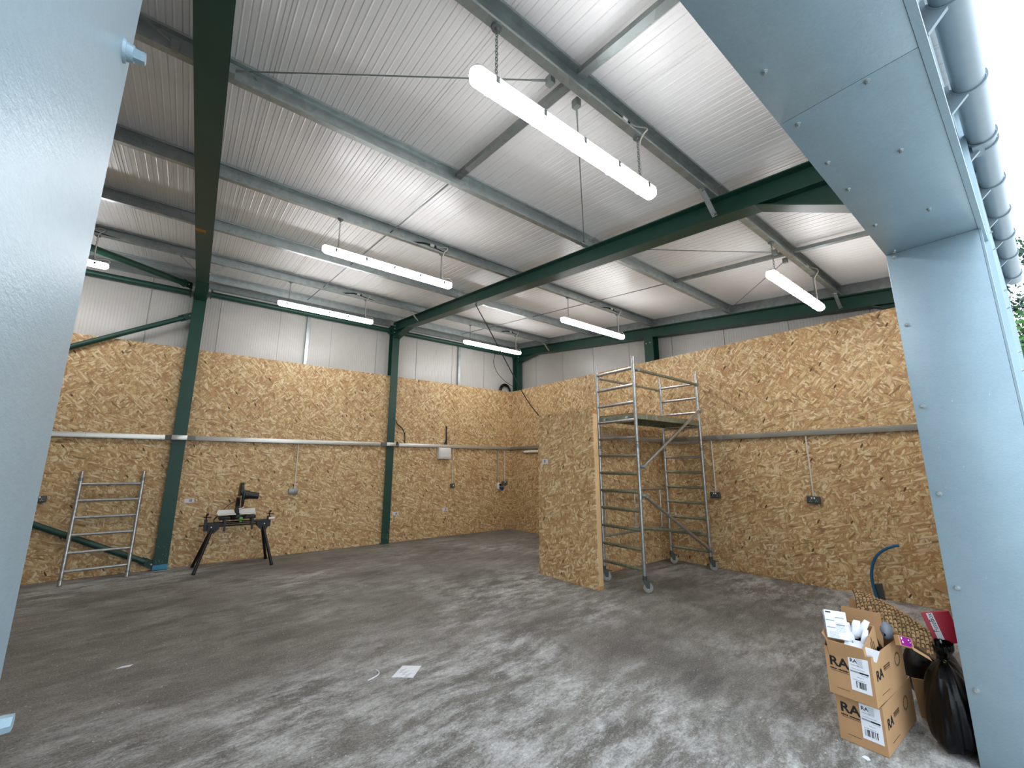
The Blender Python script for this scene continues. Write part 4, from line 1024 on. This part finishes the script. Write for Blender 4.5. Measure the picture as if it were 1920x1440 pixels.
# black polythene stuffed down the upper box
def crumple(name, mat, c, r, sc, seed, amp=0.35, n=22):
    rnd = random.Random(seed); b = MB(); b.ball(c, r, n, sc)
    ph = [(rnd.uniform(2, 7), rnd.uniform(2, 7), rnd.uniform(2, 7), rnd.uniform(0, 6)) for _ in range(7)]
    out = []
    for v in b.v:
        d = (v - V(c)); q = d / r; f = sum(math.sin(q.x * a + q.y * e * 1.1 + q.z * k + o) for a, e, k, o in ph) / 7
        out.append(V(c) + d * (1 + amp * f))
    b.v = out
    return b
o = crumple('x', None, (3.60, 0.925, 0.49), 0.10, (1.9, 0.75, 0.6), 3).build('plastic_sheet', M['bag']); tag(o, 'crumpled black plastic sheet stuffed in the upper box', 'plastic sheet')
# smaller open box standing in the upper one
T, P, l, wv = carton('small_cardboard_box', 'small open cardboard box wedged in the top of the upper box, full of white packets', 'cardboard box', (3.345, 0.862, 0.425), -0.02, 0.27, 0.185, 0.15, grp, [('b', 1.15, 0.04)], 0.27)
b = MB()
for r, n in ((0.105, 6), (0.075, 9), (0.045, 8)):
    for k in range(n):
        z = 0.03 + k * 0.012; b.obox(P(0.10 + r * 0.9, -0.0012, z), l * 0.006, wv * 0.0003, ZE * 0.0045)
b.build('side_print', M['ink_brown'], T)
SP = P
# tall flap rising behind the small box
t = tag(MB().obox((3.70, 0.955, 0.585), (0.003, 0, 0), (0, 0.105, 0), (0.02, 0, 0.10)).build('cardboard_sheet', M['card_in']), 'brown cardboard flap standing behind the white packets', 'cardboard')
t = tag(MB().obox((3.93, 1.03, 0.60), (0.02, 0.05, 0.01), (0.0, 0.003, 0.0), (0.02, -0.01, 0.08)).build('cardboard_sheet', M['card']), 'torn piece of brown cardboard sticking up behind the kraft paper', 'cardboard')
# white socket carton leaning over the small box
t = thing('white_carton', (3.36, 1.0, 0.56), 'white printed carton leaning out of the small box', 'carton')
c = V((3.378, 1.005, 0.648)); n_ = V((-0.80, -0.45, 0.42)).normalized(); ux = V((0.36, -0.93, 0)).normalized(); ux = (ux - n_ * ux.dot(n_)).normalized(); uz = n_.cross(ux); uz = uz if uz.z > 0 else -uz
MB().obox(c, ux * 0.056, uz * 0.078, n_ * 0.022).build('box', M['carton'], t, bevel=0.001)
b = MB(); fc = c + n_ * 0.0223
for r in range(4): b.obox(fc + ux * (-0.03 if r % 2 else 0.02) + uz * (0.04 - 0.02 * r), ux * 0.022, uz * 0.003, n_ * 0.0003)
for r in range(13): b.obox(fc + ux * (0.018 if r < 8 else -0.02) + uz * (0.01 - 0.0068 * r), ux * 0.024, uz * 0.0011, n_ * 0.0003)
b.build('small_print', M['ink_grey'], t)
b = MB(); b.obox(fc + ux * -0.036 + uz * 0.066, ux * 0.014, uz * 0.004, n_ * 0.0003); b.build('heading', M['ink'], t)
sd = c - ux * 0.0563
MB().obox(sd + uz * 0.0, ux * 0.0003, uz * 0.045, n_ * 0.020).build('side_panel_print', M['carton_g'], t)
b = MB()
for (a, e) in ((0.02, 0.0), (0.012, 0.007), (0.012, -0.007)): b.obox(sd - ux * 0.0006 + uz * a + n_ * e, ux * 0.0003, uz * 0.0022, n_ * 0.0015)
b.build('socket_picture', M['ink'], t)
# white packets in the small box
pk = (((3.46, 0.965, 0.60), (0.5, 0.3, 1.0), 0.02, 'crumpled white packet leaning nearest the white carton'),
      ((3.47, 0.93, 0.625), (-0.1, -0.25, 1.0), 0.022, 'tall white packet in the middle of the small box'),
      ((3.48, 0.895, 0.635), (0.1, -0.5, 1.0), 0.018, 'slim white packet tilted over at the top of the small box'),
      ((3.45, 0.885, 0.585), (0.2, -0.2, 1.0), 0.015, 'short white packet by the wall of the small box'))
for i, (c, d, r, lab) in enumerate(pk):
    d = V(d).normalized(); s = d.cross(V((0.8, 0.5, 0))).normalized(); u = d.cross(s); c = V(c); b = MB(); rnd = random.Random(i)
    rings = []
    for k in range(6):
        f = k / 5; wd = r * (1.0, 1.25, 1.2, 1.1, 0.95, 0.8)[k]; th = r * (0.3, 0.7, 0.8, 0.6, 0.4, 0.08)[k]
        rings.append([c + d * (f - 0.5) * 0.115 + s * wd * math.cos(a) * (1 + rnd.uniform(-.12, .12)) + u * th * math.sin(a) for a in [2 * PI * j / 10 for j in range(10)]])
    vs = [p for q in rings for p in q]; fs = [(k * 10 + j, k * 10 + (j + 1) % 10, (k + 1) * 10 + (j + 1) % 10, (k + 1) * 10 + j) for k in range(5) for j in range(10)] + [tuple(range(10)), tuple(range(50, 60))]
    b.add(vs, fs); tag(b.build('paper_packet', M['paper']), lab, 'packet', 'white packets')
for c, ax, ay, az, lab in (((3.42, 0.90, 0.555), (0.008, -0.036, 0.0), (0.030, 0.008, 0.012), (0, 0, 0.0012), 'white card folded open in the middle of the small box'),
                           ((3.365, 0.925, 0.560), (0.004, -0.042, -0.003), (0.026, 0.004, 0.004), (0, 0, 0.0012), 'white card lying along the front edge of the small box')):
    az = V(ax).cross(V(ay)).normalized() * 0.0012
    tag(MB().obox(c, ax, ay, az).build('white_card', M['paper']), lab, 'card', 'white cards')
tag(MB().obox((3.357, 0.842, 0.535), (0.010, -0.030, -0.006), (-0.004, -0.012, 0.034), (0.0012, 0.0003, 0.0003)).build('folded_leaflet', M['paper']), 'pale folded leaflet tucked at the corner of the upper box', 'leaflet')
# grey moulded piece and purple card
o = crumple('x', None, (3.735, 0.84, 0.585), 0.048, (1.0, 0.75, 1.1), 8, 0.12, 18).build('plastic_moulding', M['pgrey']); tag(o, 'grey plastic moulding under the kraft paper', 'plastic part')
b = MB(); b.cyl((3.69, 0.845, 0.57), (3.70, 0.84, 0.572), 0.012, n=12); k = b.build('hole', M['black'], o)
t = thing('purple_card_box', (3.69, 0.75, 0.53), 'small magenta and brown card box at the foot of the kraft paper', 'box')
e1 = V((0.10, -0.055, -0.032)).normalized(); e2 = V((0.2, 0.25, 0.9)).normalized(); e2 = (e2 - e1 * e2.dot(e1)).normalized(); e3 = e1.cross(e2)
MB().obox((3.70, 0.752, 0.553), e1 * 0.05, e2 * 0.028, e3 * 0.014).build('box', M['card'], t)
nf = e3 if e3.dot(V((-1, -0.2, 0.3))) > 0 else -e3
MB().obox(V((3.70, 0.752, 0.553)) + nf * 0.0145, e1 * 0.040, e2 * 0.025, e3 * 0.0006).build('magenta_panel', M['magenta'], t)
b = MB()
for (a, e, h) in ((-0.03, 0.014, 0.012), (-0.026, -0.006, 0.009), (0.02, 0.012, 0.006), (0.03, 0.0, 0.004)): b.obox(V((3.70, 0.752, 0.553)) + nf * 0.0154 + e1 * a + e2 * e, e1 * 0.004, e2 * h * 0.6, e3 * 0.0003)
b.build('white_print', M['paper'], t)
# cellular kraft packing paper: a rolled sheet with rows of small slits
t = thing('kraft_paper_roll', (3.85, 0.88, 0.60), 'sheet of slit brown kraft packing paper draped over the boxes', 'packing paper')
def kp(f, g_, lift=0.0):
    """f along the sheet (0 = far upper end, 1 = lower right end), g_ across"""
    a = V((3.80, 1.0, 0.665)).lerp(V((3.85, 0.645, 0.515)), f); a.z += 0.03 * math.sin(PI * min(1, f * 1.05)) ** 0.8
    nrm = V((-0.55, -0.35, 0.75)).normalized(); ac = V((0.62, 0.18, 0.52)).normalized()
    bend = 0.05 * (1 - (2 * g_ - 1) ** 2)
    return a + ac * (g_ - 0.36) * (0.25 - 0.05 * f) + nrm * (bend + lift)
b = MB(); nu_, nv = 18, 10; rnd = random.Random(5)
for i in range(nu_):
    for j in range(nv):
        s = 0.5 if i % 2 else 0.0
        f0, f1 = i / nu_, (i + 0.70) / nu_; g0, g1 = (j + s) / (nv + .5), (j + s + 0.86) / (nv + .5); h = rnd.uniform(0.008, 0.022); f1 += rnd.uniform(-0.012, 0.012); g1 += rnd.uniform(-0.02, 0.0)
        fm = (f0 + f1) / 2
        b.add([kp(f0, g0), kp(f0, g1), kp(fm, g1, h), kp(fm, g0, h), kp(f1, g1, 0.001), kp(f1, g0, 0.001)], [(0, 1, 2, 3), (3, 2, 4, 5)])
b.build('slit_top', M['kraft'], t, smooth=False)
b = MB(); vs = []; N1, N2 = 20, 10
for i in range(N1 + 1):
    for j in range(N2 + 1): vs.append(kp(i / N1, j / N2, -0.004))
for i in range(N1 + 1):
    for j in range(N2 + 1): vs.append(kp(i / N1, j / N2, -0.02))
q = (N1 + 1) * (N2 + 1); I = lambda i, j: i * (N2 + 1) + j; fs = []
for i in range(N1):
    for j in range(N2):
        fs += [(I(i, j), I(i, j + 1), I(i + 1, j + 1), I(i + 1, j)), (q + I(i, j), q + I(i + 1, j), q + I(i + 1, j + 1), q + I(i, j + 1))]
for i in range(N1): fs += [(I(i, 0), I(i + 1, 0), q + I(i + 1, 0), q + I(i, 0)), (I(i, N2), q + I(i, N2), q + I(i + 1, N2), I(i + 1, N2))]
for j in range(N2): fs += [(I(0, j), q + I(0, j), q + I(0, j + 1), I(0, j + 1)), (I(N1, j), I(N1, j + 1), q + I(N1, j + 1), q + I(N1, j))]
b.add(vs, fs); b.build('sheet', M['kraft_shade'], t)  # dark backing sheet paints the shade seen through the slits
# frayed near edge: stacked loops of paper
b = MB()
for i in range(26):
    f = 0.0 + 0.72 * i / 25
    for r in range(3):
        p = kp(f, 0.02 - 0.03 * r, -0.012 * r + rnd.uniform(-0.004, 0.004)); ang = rnd.uniform(-0.6, 0.6)
        pts = [p + V((0.003 * math.cos(a + ang), 0.010 * math.cos(a), 0.0065 * math.sin(a))) for a in [2 * PI * k / 7 for k in range(8)]]
        b.tube(pts, 0.0018, 4)
b.build('frayed_edge', M['kraft'], t, smooth=False)
tag(MB().obox((3.735, 0.685, 0.500), (0.018, -0.036, -0.024), (0.004, 0.006, 0.0085), (0.012, 0.004, -0.001)).build('cardboard_strip', M['card']), 'folded strip of brown cardboard by the neck of the black bag', 'cardboard')
# red carton with a white band
t = thing('red_carton', (3.96, 0.61, 0.55), 'red carton with a white printed band, resting on the black bag', 'carton')
c0, c1, c2, c3 = V((3.935, 0.685, 0.685)), V((3.975, 0.560, 0.722)), V((3.965, 0.535, 0.575)), V((3.930, 0.640, 0.515))
e1 = (c1 - c0); e2 = (c3 - c0); nn = e1.cross(e2).normalized(); nn = nn if nn.dot(V((-1, -.2, .3))) > 0 else -nn
ctr = c0 + e1 * 0.5 + e2 * 0.5
MB().obox(ctr - nn * 0.022, e1 * 0.5, e2 * 0.5, nn * 0.02).build('box', M['red'], t)
MB().obox(c0 + e1 * 0.27 + e2 * 0.5 - nn * 0.0018, e1 * 0.115, e2 * 0.5, nn * 0.0005).build('band', M['paper'], t)['label'] = 'white band'
b = MB(); put_text(b, 'FuseBox', c0 + e1 * 0.335 + e2 * 0.62 - nn * 0.001, -e2, e1.normalized() * -1, 0.036, ext=0.0002, fit=0.105); 
# keep the lettering right reading from the front
b.build('lettering', M['ink'], t)
tag(MB().obox((4.03, 0.525, 0.60), (0.004, -0.02, 0.0), (0.02, 0, 0.01), (0.01, 0, 0.06)).build('teal_packet', M['teal']), 'teal packet just showing behind the red carton by the jamb', 'packet')
# black bin bag
t = thing('bin_bag', (3.85, 0.60, 0.0), 'tied black bin bag on the floor between the boxes and the jamb', 'bin bag')
prof_ = [(0.0, 0.02), (0.17, 0.0), (0.215, 0.05), (0.23, 0.13), (0.222, 0.23), (0.20, 0.32), (0.16, 0.39), (0.09, 0.435), (0.038, 0.455), (0.030, 0.472), (0.055, 0.495), (0.10, 0.53), (0.09, 0.555)]
b = MB(); na = 64; vs = []; cx, cy = 3.85, 0.60
for k, (r, z) in enumerate(prof_):
    for j in range(na):
        a = 2 * PI * j / na
        pl = 1 + 0.05 * math.sin(3 * a + z * 9) + 0.045 * math.sin(7 * a - z * 17 + 1) + (0.05 + 0.25 * max(0, z - 0.3)) * math.sin(13 * a + z * 6) * (0.5 + 0.5 * math.sin(2 * a)) + 0.02 * math.sin(23 * a + 4 * math.sin(z * 20))
        rx = 1.0 if math.cos(a) > 0 else 0.98
        vs.append((cx + r * rx * pl * math.cos(a), cy + r * 0.52 * pl * math.sin(a), max(0.002, z + (0.012 * math.sin(5 * a + k) if 0 < k < 12 else 0))))
fs = [(k * na + j, k * na + (j + 1) % na, (k + 1) * na + (j + 1) % na, (k + 1) * na + j) for k in range(len(prof_) - 1) for j in range(na)]
fs.append(tuple(range(na))[::-1]); b.add(vs, fs); o = b.build('sack', M['bag'], t)
md = o.modifiers.new('fine', 'SUBSURF'); md.levels = 1; md.render_levels = 1
b = MB(); b.tube([(cx + 0.034 * math.cos(a), cy + 0.02 * math.sin(a), 0.467) for a in [2 * PI * k / 14 for k in range(15)]], 0.006, 6)
b.tube([(cx - 0.036, cy, 0.467), (cx - 0.06, cy - 0.01, 0.47), (cx - 0.08, cy + 0.012, 0.49)], 0.005, 6); b.build('tie', M['bag'], t)
MB().ball((cx - 0.05, cy - 0.006, 0.468), 0.008, 8).build('tie_tag', M['white_v'], t)
tag(MB().obox((4.06, 0.775, 0.12), (0.010, -0.030, 0.0), (0.003, 0.001, 0), (0.0, 0.01, 0.115)).build('cardboard_sheet', M['card']), 'strip of brown cardboard standing between the boxes and the black bag', 'cardboard')
o = crumple('x', None, (4.30, 0.74, 0.21), 0.21, (1.0, 0.75, 1.0), 12, 0.16, 26); o.v = [V((p.x, p.y, max(0.002, p.z))) for p in o.v]
tag(o.build('rubbish_sack', M['bag']), 'second black rubbish sack slumped behind the tied black bag', 'bin bag')
# blue water pipe standing up through the floor at the right wall
t = thing('water_pipe', (7.05, 1.62, 0), 'blue plastic water pipe bending up from the floor at the right wall', 'pipe')
MB().tube(smooth_path([(7.05, 1.62, 0.0), (7.06, 1.645, 0.17), (7.06, 1.635, 0.33), (7.06, 1.58, 0.49), (7.06, 1.49, 0.595), (7.06, 1.39, 0.655), (7.06, 1.33, 0.675)]), 0.0165, 12).build('pipe', M['bluepipe'], t)
MB().prof([(-0.05, 0), (0.055, 0), (0.045, 0.16), (-0.04, 0.19)], (7.085, 1.60, 0.001), (7.10, 1.60, 0.001), (0, 1, 0), (0, 0, 1)).build('duct_sleeve', M['grey_dk'], t)
# round plywood offcut leaning at the wall by the jamb
b = MB(); pts = [(0.16 * math.cos(2 * PI * k / 40), 0.055 * math.sin(2 * PI * k / 40)) for k in range(40)]
t = tag(MB().prof([(x, z) for x, z in pts], (7.128, 0.95, 0.235), (7.115, 0.95, 0.235), (0, 0.97, 0.22), (0, -0.22, 0.97)).build('plywood_offcut', M['ply']), 'pale oval plywood offcut against the right wall by the jamb', 'offcut')
# scraps on the floor
b = MB().prof([(-0.13, 0.0), (0.0, -0.11), (0.14, 0.03), (0.02, 0.13)], (1.655, 3.47, 0.001), (1.655, 3.47, 0.003), (1, 0, 0), (0, 1, 0))
o = tag(b.build('paper_sheet', M['paper']), 'white sheet of paper lying in the middle of the floor', 'paper')
b = MB()
for k in range(9): b.box(1.60 + 0.012 * (k % 3), 1.63 + 0.025 * (k % 3), 3.40 + 0.016 * k, 3.404 + 0.016 * k, 0.003, 0.0034)
b.build('print', M['ink_grey'], o)
tag(MB().tube(smooth_path([(1.36, 3.53, 0.004), (1.44, 3.56, 0.004), (1.475, 3.60, 0.005), (1.47, 3.66, 0.006)]), 0.004, 6).build('plastic_strip', M['paper']), 'thin white strip on the floor left of the paper sheet', 'strip')
tag(MB().prof([(-0.02, -0.012), (0.0, -0.02), (0.02, -0.006), (0.018, 0.012), (-0.008, 0.018)], (3.275, 0.915, 0.001), (3.275, 0.915, 0.0035), (1, 0, 0), (0, 1, 0)).build('paper_scrap', M['paper']), 'white scrap of paper on the floor in front of the lower box', 'scrap')
tag(MB().prof([(-0.06, -0.01), (0.03, -0.02), (0.05, 0.015), (-0.02, 0.02)], (-0.135, 5.0, 0.001), (-0.135, 5.0, 0.003), (1, 0, 0), (0, 1, 0)).build('paper_scrap', M['paper']), 'small white scrap on the floor near the left jamb', 'scrap')

# ------------------------------------------------------------------ gutter along the eaves, outside
gt = thing('gutter', (3.6, -0.018, 3.75), 'grey half round gutter along the eaves above the opening', 'gutter')
GC, GR = V((0, -0.022, 3.825)), 0.069
arc = [(GR * math.cos(a), GR * math.sin(a)) for a in [PI + PI * k / 20 for k in range(21)]]
arc += [((GR - 0.003) * math.cos(a), (GR - 0.003) * math.sin(a)) for a in [2 * PI - PI * k / 20 for k in range(21)]]
b = MB().prof(arc, (-7.5, GC.y, GC.z), (7.62, GC.y, GC.z), (0, 1, 0), (0, 0, 1)); b.build('trough', M['gutter'], gt)
a2 = [(0.068 * math.cos(a), 0.068 * math.sin(a)) for a in [PI + PI * k / 16 for k in range(17)]]
MB().prof(a2, (7.619, GC.y, GC.z), (7.626, GC.y, GC.z), (0, 1, 0), (0, 0, 1)).build('stop_end', M['gutter'], gt)
def bracket(x, two=False):
    b = MB()
    for dx in ((-0.05, 0.05) if two else (0.0,)):
        o1 = [(0.079 * math.cos(a), 0.079 * math.sin(a)) for a in [PI - 0.35 + (PI + 0.25) * k / 18 for k in range(19)]]
        o2 = [(0.0705 * math.cos(a), 0.0705 * math.sin(a)) for a in [2 * PI - 0.1 - (PI + 0.25) * k / 18 for k in range(19)]]
        b.prof(o1 + o2, (x + dx - 0.014, GC.y, GC.z), (x + dx + 0.014, GC.y, GC.z), (0, 1, 0), (0, 0, 1))
    b.prof([(0.010, -0.078), (0.088, -0.16), (0.0940, -0.16), (0.0940, 0.03), (0.078, 0.03), (0.076, -0.02), (0.045, -0.062)], (x - 0.012, GC.y, GC.z), (x + 0.012, GC.y, GC.z), (0, 1, 0), (0, 0, 1))
    if two: b.box(x - 0.075, x + 0.075, GC.y - 0.004, GC.y + 0.05, GC.z - 0.085, GC.z - 0.076)
    k = b.build('bracket', M['gutter'], gt)
    MB().cyl((x, GC.y + 0.086, GC.z - 0.10), (x, GC.y + 0.066, GC.z - 0.10), 0.009, n=8).build('bracket_screw', M['steel'], k)
for x in (-1.0, -0.3, 0.4, 1.12, 1.85, 2.60, 3.36, 4.75, 5.40, 6.0, 6.6, 7.35): bracket(x)
bracket(4.06, True)
# small floodlight on the gable end corner
t = thing('floodlight', (7.75, 0.10, 2.66), 'small black floodlight at the far corner of the outside wall', 'floodlight')
MB().box(7.60, 7.72, 0.085, 0.115, 2.68, 2.72).obox((7.78, 0.09, 2.73), (0.10, 0, 0.03), (0, 0.05, 0), (-0.005, 0, 0.02)).build('arm', M['black'], t)
MB().obox((7.72, 0.085, 2.64), (0.05, 0, 0), (0, 0.03, 0), (0, 0, 0.05)).build('lamp_head', M['black'], t, bevel=0.006)

# ------------------------------------------------------------------ trees beyond the gable end
def tree(name, lab, x, y, h, rad, n, seed, mat, trunk_r=0.14):
    rnd = random.Random(seed); T = thing(name, (x, y, -0.16), lab, 'tree', 'trees beyond the building')
    b = MB(); pts = [V((x + rnd.uniform(-.1, .1) * k, y + rnd.uniform(-.1, .1) * k, -0.16 + h * 0.85 * k / 6)) for k in range(7)]
    for k in range(6): b.cyl(pts[k], pts[k + 1], trunk_r * (1 - k / 7), trunk_r * (1 - (k + 1) / 7), 8)
    tips = []
    for k in range(20):
        f = rnd.uniform(0.22, 0.97); p = pts[0].lerp(pts[6], f); a = rnd.uniform(0, 2 * PI); L = rad * rnd.uniform(0.5, 1.0) * (1.1 - 0.55 * f)
        q_ = p + V((math.cos(a) * L, math.sin(a) * L, L * rnd.uniform(0.1, 0.5))); b.cyl(p, q_, 0.035, 0.01, 5); tips.append((p, q_))
    b.build('trunk', M['bark'], T)
    b = MB(); vs = []; fs = []
    for _ in range(n):
        p, q_ = rnd.choice(tips); c = p.lerp(q_, rnd.uniform(0.3, 1.12)) + V((rnd.gauss(0, .28), rnd.gauss(0, .28), rnd.gauss(0, .25)))
        u = V((rnd.gauss(0, 1), rnd.gauss(0, 1), rnd.gauss(0, 1))).normalized(); v = u.orthogonal().normalized(); s = rnd.uniform(0.06, 0.13)
        i = len(vs); vs += [c - u * s, c + v * s * 0.5, c + u * s, c - v * s * 0.5]; fs.append((i, i + 1, i + 2, i + 3))
    b.add(vs, fs); o = b.build('crown', mat, T, smooth=False)
tree('conifer_tree', 'tall dark loose tree beyond the end of the gutter', 25, 1.0, 12.0, 3.0, 9000, 1, M['leaf_d'])
tree('broadleaf_tree', 'brighter green tree below the dark one beyond the outside wall', 19, 0.2, 7.0, 2.4, 9000, 2, M['leaf'])
tree('broadleaf_tree', 'green tree at the edge of the picture beyond the outside wall', 22, -3.2, 9.5, 3.0, 9000, 3, M['leaf_d'])
